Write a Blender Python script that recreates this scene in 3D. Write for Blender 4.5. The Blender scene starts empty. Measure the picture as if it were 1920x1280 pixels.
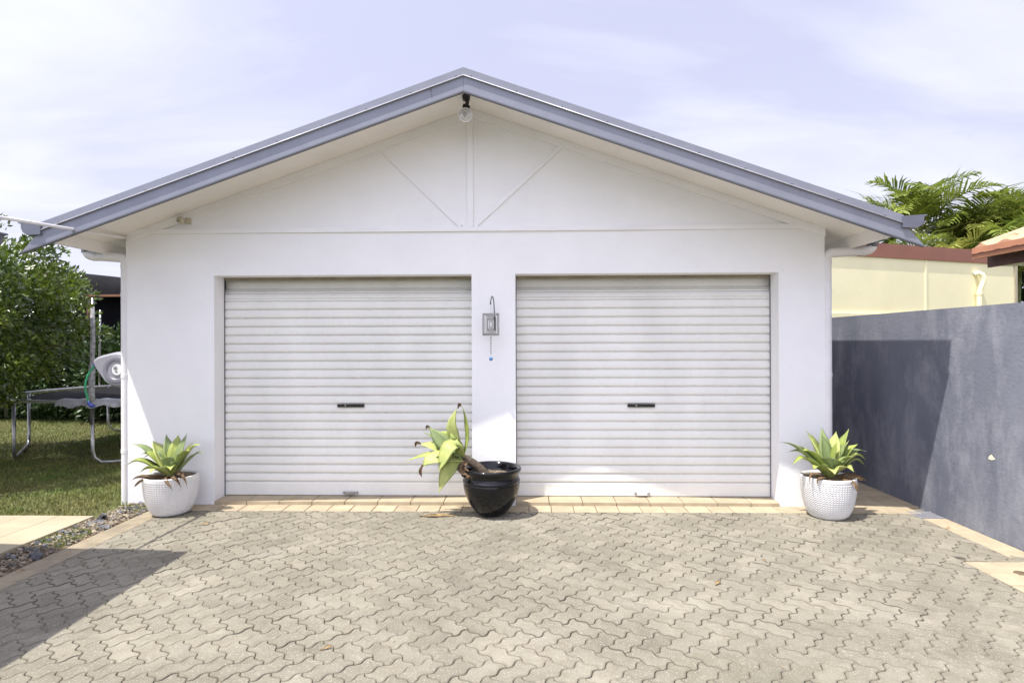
import bpy, math, random
import numpy as np
from mathutils import Vector, Matrix
random.seed(7); rng = np.random.default_rng(7)
S = bpy.context.scene
COL = S.collection
# ------------------------------------------------------------------ camera
cam = bpy.data.objects.new('camera', bpy.data.cameras.new('camera')); COL.objects.link(cam)
cam.data.sensor_width = 36; cam.data.lens = 1105.65/1920*36
cam.data.clip_start = .05; cam.data.clip_end = 3000
yaw, roll, pitch = .026, .0032, .0013
F = Vector((-math.sin(yaw), math.cos(yaw), 0)); R = Vector((math.cos(yaw), math.sin(yaw), 0)); U = Vector((0, 0, 1))
F2 = F*math.cos(pitch)+U*math.sin(pitch); U2 = U*math.cos(pitch)-F*math.sin(pitch)
R3 = R*math.cos(roll)-U2*math.sin(roll); U3 = U2*math.cos(roll)+R*math.sin(roll)
M = Matrix((R3, U3, -F2)).transposed().to_4x4(); M.translation = Vector((0, -5.4, 1.493))
cam.matrix_world = M; S.camera = cam
# ------------------------------------------------------------------ light
SUN = Vector((.37, .262, -1)).normalized()          # travel direction
W = bpy.data.worlds.new('World'); S.world = W; W.use_nodes = True
wt = W.node_tree; wt.nodes.clear()
def wn(t, **k):
    n = wt.nodes.new(t)
    for a, b in k.items(): setattr(n, a, b)
    return n
sky = wn('ShaderNodeTexSky', sky_type='NISHITA', sun_disc=False, sun_elevation=math.atan2(1, math.hypot(.37, .262)),
         sun_rotation=math.atan2(-.37, -.262), air_density=1.0, dust_density=2.2, ozone_density=1.0, altitude=0)
tc = wn('ShaderNodeTexCoord'); sep = wn('ShaderNodeSeparateXYZ'); wt.links.new(tc.outputs['Generated'], sep.inputs[0])
def wm(op, a, b=None, c=None):
    n = wn('ShaderNodeMath', operation=op)
    for i, v in enumerate((a, b, c)):
        if v is None: continue
        if isinstance(v, (int, float)): n.inputs[i].default_value = v
        else: wt.links.new(v, n.inputs[i])
    return n.outputs[0]
zz = wm('ADD', wm('MAXIMUM', sep.outputs['Z'], 0), .12)
cx = wm('DIVIDE', sep.outputs['X'], zz); cy = wm('DIVIDE', sep.outputs['Y'], zz)
cmb = wn('ShaderNodeCombineXYZ'); wt.links.new(cx, cmb.inputs[0]); wt.links.new(cy, cmb.inputs[1])
mp = wn('ShaderNodeMapping'); wt.links.new(cmb.outputs[0], mp.inputs[0]); mp.inputs['Scale'].default_value = (.5, 1.1, 1); mp.inputs['Rotation'].default_value = (0, 0, .55)
nz = wn('ShaderNodeTexNoise'); nz.inputs['Scale'].default_value = 1.1; nz.inputs['Detail'].default_value = 9; nz.inputs['Roughness'].default_value = .52; nz.inputs['Distortion'].default_value = .7
wt.links.new(mp.outputs[0], nz.inputs['Vector'])
cr = wn('ShaderNodeValToRGB'); cr.color_ramp.elements[0].position = .42; cr.color_ramp.elements[1].position = .70
cr.color_ramp.elements[0].color = (0, 0, 0, 1); cr.color_ramp.elements[1].color = (.85, .85, .85, 1)
wt.links.new(nz.outputs[0], cr.inputs[0])
tint = wn('ShaderNodeMix', data_type='RGBA', blend_type='MULTIPLY'); tint.inputs[0].default_value = 1
wt.links.new(sky.outputs[0], tint.inputs[6]); tint.inputs[7].default_value = (1.05, .85, .82, 1)
base = wn('ShaderNodeMix', data_type='RGBA'); base.inputs[0].default_value = .78      # thin high veil over the blue
wt.links.new(tint.outputs[2], base.inputs[6]); base.inputs[7].default_value = (1, 1, 1, 1)
mix = wn('ShaderNodeMix', data_type='RGBA')
wt.links.new(cr.outputs[0], mix.inputs[0]); wt.links.new(base.outputs[2], mix.inputs[6]); mix.inputs[7].default_value = (1, 1, 1, 1)
# thin high cloud scatters forward: the veil brightens towards the sun
dt = wn('ShaderNodeVectorMath', operation='DOT_PRODUCT'); wt.links.new(tc.outputs['Generated'], dt.inputs[0]); dt.inputs[1].default_value = tuple(-SUN)
gl = wm('MULTIPLY_ADD', wm('POWER', wm('MAXIMUM', dt.outputs['Value'], 0), 3.0), 1.3, 1.0)
gl = wm('MULTIPLY_ADD', wm('POWER', wm('MAXIMUM', wm('MULTIPLY', sep.outputs['Y'], -1.), 0), 1.5), .85, gl)   # extra sky glow behind the camera, added to lift the shaded facade
def scaled(col):
    v = wn('ShaderNodeVectorMath', operation='SCALE'); v.inputs[0].default_value = col; wt.links.new(gl, v.inputs['Scale']); return v.outputs[0]
wt.links.new(scaled((4.85, 5.0, 6.65)), base.inputs[7]); wt.links.new(scaled((6.3, 6.45, 7.3)), mix.inputs[7])
bg = wn('ShaderNodeBackground'); bg.inputs[1].default_value = .082
hz = wn('ShaderNodeMix', data_type='RGBA')       # haze band near the horizon
wt.links.new(wm('MULTIPLY', wm('POWER', wm('SUBTRACT', 1.0, wm('MAXIMUM', sep.outputs['Z'], 0)), 5.0), .8), hz.inputs[0])
wt.links.new(mix.outputs[2], hz.inputs[6]); wt.links.new(scaled((6.35, 6.5, 7.3)), hz.inputs[7])
wt.links.new(hz.outputs[2], bg.inputs[0])
wo = wn('ShaderNodeOutputWorld'); wt.links.new(bg.outputs[0], wo.inputs[0])
sl = bpy.data.lights.new('sun', 'SUN'); sl.energy = 3.3; sl.angle = math.radians(.5); sl.color = (1, .955, .87)
so = bpy.data.objects.new('sun', sl); COL.objects.link(so); so.rotation_euler = SUN.to_track_quat('-Z', 'Y').to_euler(); so.location = (-4, -3, 12)
S.view_settings.view_transform = 'Standard'; S.view_settings.look = 'None'
S.view_settings.exposure = 1.0; S.view_settings.gamma = 1
# ------------------------------------------------------------------ helpers
def hexc(r, g, b): return (r, g, b, 1)
def mat(name, col, rough=.6, metal=0, var=.12, scale=6, bump=.0, bscale=60, col2=None, spec=.5, island=0., trans=0., coat=0., stretch=(1, 1, 1), ramp=(.35, .65), speck=None, bdist=.01):
    m = bpy.data.materials.new(name); m.use_nodes = True; t = m.node_tree; N = t.nodes; L = t.links
    b = N['Principled BSDF']; b.inputs['Roughness'].default_value = rough; b.inputs['Metallic'].default_value = metal
    b.inputs['Specular IOR Level'].default_value = spec; b.inputs['Coat Weight'].default_value = coat
    tc = N.new('ShaderNodeTexCoord'); mp = N.new('ShaderNodeMapping'); mp.inputs['Scale'].default_value = stretch
    L.new(tc.outputs['Object'], mp.inputs[0])
    n = N.new('ShaderNodeTexNoise'); n.inputs['Scale'].default_value = scale; n.inputs['Detail'].default_value = 8; n.inputs['Roughness'].default_value = .6
    L.new(mp.outputs[0], n.inputs['Vector'])
    r = N.new('ShaderNodeValToRGB'); r.color_ramp.elements[0].position = ramp[0]; r.color_ramp.elements[1].position = ramp[1]
    c2 = col2 or tuple(c*(1-var) for c in col)
    r.color_ramp.elements[0].color = (*c2, 1); r.color_ramp.elements[1].color = (*[c*(1+var*.5) for c in col], 1) if not col2 else (*col, 1)
    L.new(n.outputs[0], r.inputs[0]); out = r.outputs[0]
    if island:
        g = N.new('ShaderNodeNewGeometry'); mr = N.new('ShaderNodeMapRange'); mr.inputs[3].default_value = 1-island; mr.inputs[4].default_value = 1+island
        L.new(g.outputs['Random Per Island'], mr.inputs[0])
        mx = N.new('ShaderNodeMix'); mx.data_type = 'RGBA'; mx.blend_type = 'MULTIPLY'; mx.inputs[0].default_value = 1
        L.new(out, mx.inputs[6]); L.new(mr.outputs[0], mx.inputs[7]); out = mx.outputs[2]
    if speck:      # (scale, amount, colour)
        s = N.new('ShaderNodeTexNoise'); s.inputs['Scale'].default_value = speck[0]; s.inputs['Detail'].default_value = 3
        L.new(tc.outputs['Object'], s.inputs['Vector'])
        sr = N.new('ShaderNodeValToRGB'); sr.color_ramp.elements[0].position = .35; sr.color_ramp.elements[1].position = .7
        L.new(s.outputs[0], sr.inputs[0])
        k = N.new('ShaderNodeMath'); k.operation = 'MULTIPLY'; k.inputs[1].default_value = speck[1]; L.new(sr.outputs[0], k.inputs[0])
        mx = N.new('ShaderNodeMix'); mx.data_type = 'RGBA'; L.new(k.outputs[0], mx.inputs[0]); L.new(out, mx.inputs[6]); mx.inputs[7].default_value = (*speck[2], 1); out = mx.outputs[2]
    L.new(out, b.inputs['Base Color'])
    if bump:
        n2 = N.new('ShaderNodeTexNoise'); n2.inputs['Scale'].default_value = bscale; n2.inputs['Detail'].default_value = 6; L.new(mp.outputs[0], n2.inputs['Vector'])
        bu = N.new('ShaderNodeBump'); bu.inputs['Strength'].default_value = bump; bu.inputs['Distance'].default_value = bdist
        L.new(n2.outputs[0], bu.inputs['Height']); L.new(bu.outputs[0], b.inputs['Normal'])
    if trans:
        tr = N.new('ShaderNodeBsdfTranslucent'); L.new(out, tr.inputs[0]); ms = N.new('ShaderNodeMixShader'); ms.inputs[0].default_value = trans
        L.new(b.outputs[0], ms.inputs[1]); L.new(tr.outputs[0], ms.inputs[2]); L.new(ms.outputs[0], N['Material Output'].inputs[0])
    return m
class MB:
    def __init__(s): s.v = []; s.f = []
    def add(s, vs, fs):
        o = len(s.v); s.v += [tuple(v) for v in vs]; s.f += [tuple(i+o for i in f) for f in fs]; return s
    def box(s, x0, x1, y0, y1, z0, z1):
        return s.add([(x0,y0,z0),(x1,y0,z0),(x1,y1,z0),(x0,y1,z0),(x0,y0,z1),(x1,y0,z1),(x1,y1,z1),(x0,y1,z1)],
                     [(0,3,2,1),(4,5,6,7),(0,1,5,4),(1,2,6,5),(2,3,7,6),(3,0,4,7)])
    def prism(s, poly, a0, a1, axis='y'):       # poly in (x,z) for axis y; (y,z) for axis x; (x,y) for axis z
        n = len(poly)
        def P(p, a): return (p[0], a, p[1]) if axis == 'y' else (a, p[0], p[1]) if axis == 'x' else (p[0], p[1], a)
        return s.add([P(p, a0) for p in poly]+[P(p, a1) for p in poly],
                     [tuple(range(n)), tuple(range(2*n-1, n-1, -1))]+[(i, i+n, (i+1) % n+n, (i+1) % n) for i in range(n)])
    def brick(s, x0, x1, y0, y1, zt, h=.03, b=.004):
        return s.add([(x0,y0,zt-h),(x1,y0,zt-h),(x1,y1,zt-h),(x0,y1,zt-h),(x0,y0,zt-b),(x1,y0,zt-b),(x1,y1,zt-b),(x0,y1,zt-b),
                      (x0+b,y0+b,zt),(x1-b,y0+b,zt),(x1-b,y1-b,zt),(x0+b,y1-b,zt)],
                     [(8,9,10,11),(4,5,9,8),(5,6,10,9),(6,7,11,10),(7,4,8,11),(0,1,5,4),(1,2,6,5),(2,3,7,6),(3,0,4,7)])
    def tube(s, pts, r, n=12, cap=True):
        pts = [Vector(p) for p in pts]; k = len(pts); rr = r if isinstance(r, (list, tuple)) else [r]*k
        ring = []; up = Vector((0, 0, 1))
        t0 = (pts[1]-pts[0]).normalized()
        if abs(t0.z) > .9: up = Vector((0, 1, 0))
        a = t0.cross(up).normalized()
        for i, p in enumerate(pts):
            t = (pts[min(i+1, k-1)]-pts[max(i-1, 0)]).normalized()
            a = (a-t*a.dot(t)).normalized(); b = t.cross(a)
            ring.append([p+(a*math.cos(j*2*math.pi/n)+b*math.sin(j*2*math.pi/n))*rr[i] for j in range(n)])
        vs = [v for g in ring for v in g]
        fs = [(i*n+j, i*n+(j+1) % n, (i+1)*n+(j+1) % n, (i+1)*n+j) for i in range(k-1) for j in range(n)]
        if cap: fs += [tuple(range(n-1, -1, -1)), tuple((k-1)*n+j for j in range(n))]
        return s.add(vs, fs)
    def lathe(s, prof, c=(0, 0, 0), n=48, fn=None, axis=None):   # prof (r,z)
        vs = []
        for i, (r, z) in enumerate(prof):
            for j in range(n):
                a = j*2*math.pi/n; q = r+(fn(a, i, z) if fn else 0)
                v = Vector((q*math.cos(a), q*math.sin(a), z))
                if axis: v = axis @ v
                vs.append(v+Vector(c))
        k = len(prof)
        return s.add(vs, [(i*n+j, i*n+(j+1) % n, (i+1)*n+(j+1) % n, (i+1)*n+j) for i in range(k-1) for j in range(n)])
    def build(s, name, m, parent=None, smooth=False, kind=None, label=None, cat=None, group=None, bevel=0, angle=None):
        me = bpy.data.meshes.new(name); off = Vector(parent.location) if parent else Vector()
        if parent and parent.parent: off = off+Vector(parent.parent.location)
        A = np.array(s.v, dtype=float).reshape(-1, 3)-np.array(off)
        me.from_pydata(A.tolist(), [], s.f); me.update()
        o = bpy.data.objects.new(name, me); COL.objects.link(o); me.materials.append(m)
        if parent: o.parent = parent
        if smooth:
            me.polygons.foreach_set('use_smooth', [True]*len(me.polygons))
            if angle: me.set_sharp_from_angle(angle=math.radians(angle))
        if bevel:
            b = o.modifiers.new('bevel', 'BEVEL'); b.width = bevel; b.segments = 2; b.limit_method = 'ANGLE'; b.angle_limit = .6
        tag(o, label, cat, group, kind); return o
def tag(o, label=None, cat=None, group=None, kind=None):
    if label: o['label'] = label
    if cat: o['category'] = cat
    if group: o['group'] = group
    if kind: o['kind'] = kind
    return o
def thing(name, loc, label, cat, group=None):
    o = bpy.data.objects.new(name, None); COL.objects.link(o); o.location = loc; o.empty_display_size = .1
    bpy.context.view_layer.update(); return tag(o, label, cat, group)
def copy_thing(o, loc, rz, sc, label):
    c = o.copy(); COL.objects.link(c); c.location = loc; c.rotation_euler = (0, 0, rz); c.scale = (sc, sc, sc); c['label'] = label
    for ch in list(o.children):
        d = ch.copy(); COL.objects.link(d); d.parent = c
        for g in ch.children:
            e = g.copy(); COL.objects.link(e); e.parent = d
    return c
def np_mesh(name, V, Fc, m, parent=None, **k):      # V (n,3), Fc (m,k) equal-size faces
    me = bpy.data.meshes.new(name); n = Fc.shape[1]
    off = np.array(parent.location) if parent else np.zeros(3)
    me.vertices.add(len(V)); me.vertices.foreach_set('co', (V-off).astype(np.float32).ravel())
    me.loops.add(Fc.size); me.loops.foreach_set('vertex_index', Fc.astype(np.int32).ravel())
    me.polygons.add(len(Fc)); me.polygons.foreach_set('loop_start', np.arange(0, Fc.size, n, dtype=np.int32))
    me.update(calc_edges=True); me.validate()
    o = bpy.data.objects.new(name, me); COL.objects.link(o); me.materials.append(m)
    if parent: o.parent = parent
    return tag(o, **k)
# ------------------------------------------------------------------ materials
M_wall = mat('painted_render', (.875, .875, .885), .75, var=.055, scale=1.6, bump=.3, bscale=55, bdist=.006, ramp=(.25, .7), speck=(38, .05, (.62, .60, .55)))
M_gable = mat('painted_board', (.87, .87, .88), .7, var=.06, scale=1.2, bump=.08, bscale=20, bdist=.005)
M_soffit = mat('soffit_paint', (.84, .81, .77), .7, var=.06, scale=2.)
M_trim = mat('trim_paint', (.84, .84, .86), .6, var=.05, scale=3)
M_gutter = mat('gutter_steel', (.13, .14, .18), .5, var=.15)
M_bead_highlight = mat('rolled_edge_highlight', (.62, .62, .66), .25)  # pale tone paints the sunlit highlight along the lip
M_fascia = mat('fascia_steel', (.215, .228, .275), .42, var=.08, scale=5, bump=.03, bscale=8)
M_fascia_d = mat('dark_steel', (.12, .125, .15), .5, var=.1)
M_door = mat('roller_door_steel', (.80, .795, .755), .45, var=.09, scale=1.6, bump=.03, bscale=4, stretch=(1, 1, .45), speck=(26, .06, (.50, .46, .38)))
M_pipe = mat('pipe_paint', (.78, .77, .78), .45, var=.06, scale=4)
M_pipejoint = mat('pipe_socket_shadow', (.45, .44, .42), .6)
M_headshade = mat('head_shade_and_dirt', (.27, .24, .18), .8, var=.2)  # dark tone painted in for shade and dirt under the lintel
M_black = mat('black_plastic', (.012, .012, .013), .35)
M_steel = mat('galvanised_steel', (.42, .42, .42), .35, metal=.85, var=.25, scale=14)
M_pewter = mat('spinner_steel', (.30, .29, .28), .35, metal=.6, var=.2, scale=20)
M_cream = mat('cream_plastic', (.52, .48, .36), .45, var=.15, scale=12)
M_glassy = mat('lamp_glass', (.62, .62, .60), .18, var=.25, scale=40, coat=.6)
M_whiteplastic = mat('white_plastic', (.8, .8, .8), .4)
M_brick = mat('tan_paver', (.44, .365, .25), .85, var=.16, scale=7, bump=.5, bscale=160, island=.10, speck=(220, .35, (.27, .21, .14)), bdist=.003)
M_edge = mat('grimy_tan_paver', (.34, .285, .20), .9, var=.3, scale=5, bump=.5, bscale=160, island=.10, speck=(160, .5, (.20, .17, .12)), bdist=.003)
M_tile = mat('cream_tile', (.44, .385, .27), .55, var=.10, scale=3, bump=.1, bscale=40, island=.03)
M_gwall = None
M_yellow = mat('yellow_render', (.93, .865, .57), .8, var=.05, scale=1.2, bump=.1, bscale=30)
M_red = mat('red_brown_paint', (.28, .115, .075), .55, var=.12, scale=2)
M_terra = mat('terracotta', (.50, .22, .12), .6, var=.15, scale=4)
M_tileroof = mat('roof_tile', (.50, .33, .20), .8, var=.25, scale=5, bump=.3, bscale=40)
M_brown = mat('dark_brown_fascia', (.12, .055, .04), .6, var=.15)
M_rock = mat('slate_chips', (.105, .11, .125), .65, var=.4, scale=9, island=.7, bump=.4, bscale=60)
M_stone = mat('tan_chips', (.31, .26, .19), .8, var=.35, scale=9, island=.4, bump=.4, bscale=60)
M_soil = mat('soil', (.16, .115, .07), .95, var=.4, scale=20, bump=.8, bscale=70, bdist=.02)
M_sand = mat('joint_sand', (.22, .20, .165), .95, var=.5, scale=2.4, bump=.5, bscale=150, ramp=(.4, .62))
M_dry = mat('dry_leaf', (.33, .22, .10), .8, var=.45, scale=30)
M_dryd = mat('withered_leaf', (.16, .10, .05), .8, var=.5, scale=40)
M_agave = mat('agave_leaf', (.47, .52, .12), .52, var=.3, scale=9, trans=.22, col2=(.24, .33, .10), ramp=(.3, .7))
M_agave2 = mat('agave_leaf_grey', (.32, .39, .15), .52, var=.3, scale=9, trans=.15, col2=(.19, .26, .12), ramp=(.3, .7))
M_agavet = mat('agave_leaf_pale', (.62, .64, .22), .52, var=.25, scale=11, trans=.25, col2=(.36, .44, .14), ramp=(.3, .7))
M_trunk = mat('agave_stem', (.10, .075, .055), .9, var=.4, scale=30, bump=.8, bscale=60)
M_pot = mat('white_glaze', (.74, .73, .72), .38, var=.05, scale=8)
M_blackpot = mat('black_glaze', (.004, .004, .006), .12, var=.3, scale=6, coat=.0, spec=.42, bump=.02, bscale=14)
M_leaf = mat('tree_leaf', (.15, .205, .027), .26, var=.4, scale=2.5, island=.5, trans=.25, spec=.8, col2=(.045, .085, .013))
M_leafd = mat('hedge_leaf', (.04, .075, .018), .45, var=.4, scale=2.5, island=.4, trans=.15)
M_palm = mat('palm_leaf', (.27, .32, .055), .34, var=.4, scale=1.6, island=.3, trans=.3, col2=(.07, .12, .02))
M_palmy = mat('palm_leaf_yellow', (.42, .41, .10), .45, var=.4, scale=2, island=.3, trans=.3, col2=(.16, .20, .04))
M_bark = mat('bark', (.13, .10, .07), .9, var=.4, scale=20, bump=.6, bscale=50)
M_cane = mat('palm_stem', (.22, .24, .10), .6, var=.4, scale=8)
M_grass = mat('grass_blade', (.125, .19, .035), .7, var=.35, scale=1.3, island=.4, trans=.25, col2=(.22, .20, .07))
M_lawn = mat('lawn_soil', (.13, .135, .05), .95, var=.4, scale=8, bump=.8, bscale=90)
M_cloth = mat('black_shade_cloth', (.010, .010, .012), .95, spec=.15, var=.4, scale=14, stretch=(1, 1, 6), bump=.3, bscale=30)
M_timber = mat('orange_timber', (.20, .09, .045), .7, var=.2)
M_foam = mat('grey_foam_sleeve', (.36, .36, .36), .7, var=.45, scale=18, bump=1., bscale=30, bdist=.02)
M_pad = mat('trampoline_pad', (.36, .36, .38), .35, var=.3, scale=10, bump=.8, bscale=14, bdist=.03)
M_hose = mat('green_hose', (.02, .28, .12), .35, var=.1)
M_blue = mat('blue_plastic', (.03, .05, .28), .35)
M_bead = mat('blue_bead', (.07, .19, .45), .15, coat=.5)
M_reel = mat('grey_plastic', (.30, .30, .34), .42, var=.05)
M_reel2 = mat('dark_grey_plastic', (.21, .21, .25), .42, var=.05)
M_ink = mat('printed_ink', (.12, .12, .14), .6)
# ---- paver material: grey-tan concrete with speckle, stains and dirty patches
def paver_mat(name='concrete_paver', k=1.):
    m = bpy.data.materials.new(name); m.use_nodes = True; t = m.node_tree; N = t.nodes; L = t.links; b = N['Principled BSDF']; b.inputs['Roughness'].default_value = .88; b.inputs['Specular IOR Level'].default_value = .3
    tc = N.new('ShaderNodeTexCoord')
    def noise(s, d=6, r=.6, off=0):
        n = N.new('ShaderNodeTexNoise'); n.inputs['Scale'].default_value = s; n.inputs['Detail'].default_value = d; n.inputs['Roughness'].default_value = r
        mp = N.new('ShaderNodeMapping'); mp.inputs['Location'].default_value = (off, off*.7, 0); L.new(tc.outputs['Object'], mp.inputs[0]); L.new(mp.outputs[0], n.inputs['Vector']); return n.outputs[0]
    def ramp(i, p0, c0, p1, c1):
        r = N.new('ShaderNodeValToRGB'); r.color_ramp.elements[0].position = p0; r.color_ramp.elements[1].position = p1
        r.color_ramp.elements[0].color = (*c0, 1); r.color_ramp.elements[1].color = (*c1, 1); L.new(i, r.inputs[0]); return r.outputs[0]
    def mx(bt, f, a, c):
        n = N.new('ShaderNodeMix'); n.data_type = 'RGBA'; n.blend_type = bt
        if isinstance(f, float): n.inputs[0].default_value = f
        else: L.new(f, n.inputs[0])
        for s, v in ((6, a), (7, c)):
            if isinstance(v, tuple): n.inputs[s].default_value = (*v, 1)
            else: L.new(v, n.inputs[s])
        return n.outputs[2]
    c = ramp(noise(1.3, 7, .62), .30, (.176, .162, .126), .70, (.288, .267, .212))
    g = N.new('ShaderNodeNewGeometry'); mr = N.new('ShaderNodeMapRange'); mr.inputs[3].default_value = .90; mr.inputs[4].default_value = 1.10; L.new(g.outputs['Random Per Island'], mr.inputs[0])
    c = mx('MULTIPLY', 1., c, mr.outputs[0])
    c = mx('MULTIPLY', .8, c, ramp(noise(9, 5, .7, 3), .38, (.80, .78, .75), .6, (1, 1, 1)))
    c = mx('MIX', ramp(noise(130, 3, .5, 5), .57, (0, 0, 0), .70, (.7, .7, .7)), c, (.43, .40, .34))
    c = mx('MIX', ramp(noise(240, 2, .5, 9), .58, (0, 0, 0), .75, (.5, .5, .5)), c, (.09, .08, .066))
    c = mx('MIX', ramp(noise(.7, 4, .5, 11), .62, (0, 0, 0), .80, (.5, .5, .5)), c, (.17, .175, .10))
    c = mx('MIX', ramp(noise(3.4, 5, .6, 17), .66, (0, 0, 0), .76, (.45, .45, .45)), c, (.115, .10, .08))
    c = mx('MIX', ramp(noise(2.1, 6, .65, 23), .56, (0, 0, 0), .74, (.45, .45, .45)), c, (.36, .335, .285))
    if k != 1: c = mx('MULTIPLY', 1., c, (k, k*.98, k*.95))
    L.new(c, b.inputs['Base Color'])
    bu = N.new('ShaderNodeBump'); bu.inputs['Strength'].default_value = .7; bu.inputs['Distance'].default_value = .0022; L.new(noise(170, 5, .7, 2), bu.inputs['Height']); L.new(bu.outputs[0], b.inputs['Normal'])
    return m
M_paver = paver_mat(); M_paver_rim = paver_mat('paver_rim_shade', .88)  # darker rim paints the shading of rounded paver edges
M_paver_edge = mat('joint_grime', (.125, .112, .088), .95, var=.6, scale=1.8, ramp=(.40, .60), col2=(.24, .22, .175))
def grey_wall_mat():
    m = bpy.data.materials.new('grey_render_weathered'); m.use_nodes = True; t = m.node_tree; N = t.nodes; L = t.links; b = N['Principled BSDF']; b.inputs['Roughness'].default_value = .8
    tc = N.new('ShaderNodeTexCoord')
    def noise(s, st, d=7, r=.6, dist=0.):
        mp = N.new('ShaderNodeMapping'); mp.inputs['Scale'].default_value = st; L.new(tc.outputs['Object'], mp.inputs[0])
        n = N.new('ShaderNodeTexNoise'); n.inputs['Scale'].default_value = s; n.inputs['Detail'].default_value = d; n.inputs['Roughness'].default_value = r; n.inputs['Distortion'].default_value = dist; L.new(mp.outputs[0], n.inputs['Vector']); return n.outputs[0]
    def ramp(i, p0, c0, p1, c1):
        r = N.new('ShaderNodeValToRGB'); r.color_ramp.elements[0].position = p0; r.color_ramp.elements[1].position = p1
        r.color_ramp.elements[0].color = (*c0, 1); r.color_ramp.elements[1].color = (*c1, 1); L.new(i, r.inputs[0]); return r.outputs[0]
    def mx(f, a, c):
        n = N.new('ShaderNodeMix'); n.data_type = 'RGBA'; L.new(f, n.inputs[0])
        for s, v in ((6, a), (7, c)):
            if isinstance(v, tuple): n.inputs[s].default_value = (*v, 1)
            else: L.new(v, n.inputs[s])
        return n.outputs[2]
    c = ramp(noise(1.4, (1, 1, .6)), .35, (.125, .137, .175), .68, (.205, .218, .262))
    c = mx(ramp(noise(2.6, (1, 1, .55), 10, .72, .3), .47, (0, 0, 0), .74, (.75, .75, .75)), c, (.36, .37, .41))
    c = mx(ramp(noise(14, (1, 1, .5), 8, .7), .58, (0, 0, 0), .78, (.4, .4, .4)), c, (.13, .13, .17))
    L.new(c, b.inputs['Base Color'])
    bu = N.new('ShaderNodeBump'); bu.inputs['Strength'].default_value = .6; bu.inputs['Distance'].default_value = .008; L.new(noise(26, (1, 1, 1.6), 8, .7), bu.inputs['Height']); L.new(bu.outputs[0], b.inputs['Normal'])
    return m
M_gwall = grey_wall_mat()

# ================================================================== SETTING
MB().add([(-1500,-1500,-.07),(1500,-1500,-.07),(1500,1500,-.07),(-1500,1500,-.07)], [(0,1,2,3)]).build('ground', M_lawn, kind='structure')
MB().add([(-3.42,-9,-.016),(3.52,-9,-.016),(3.52,.0,-.016),(-3.42,.0,-.016)], [(0,1,2,3)]).build('paving_bed', M_sand, kind='structure')
MB().add([(-14,-.43,-.004),(-3.7,-.43,-.004),(-3.7,14,-.004),(-14,14,-.004)], [(0,1,2,3)]).build('lawn', M_lawn, kind='structure')

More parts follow.
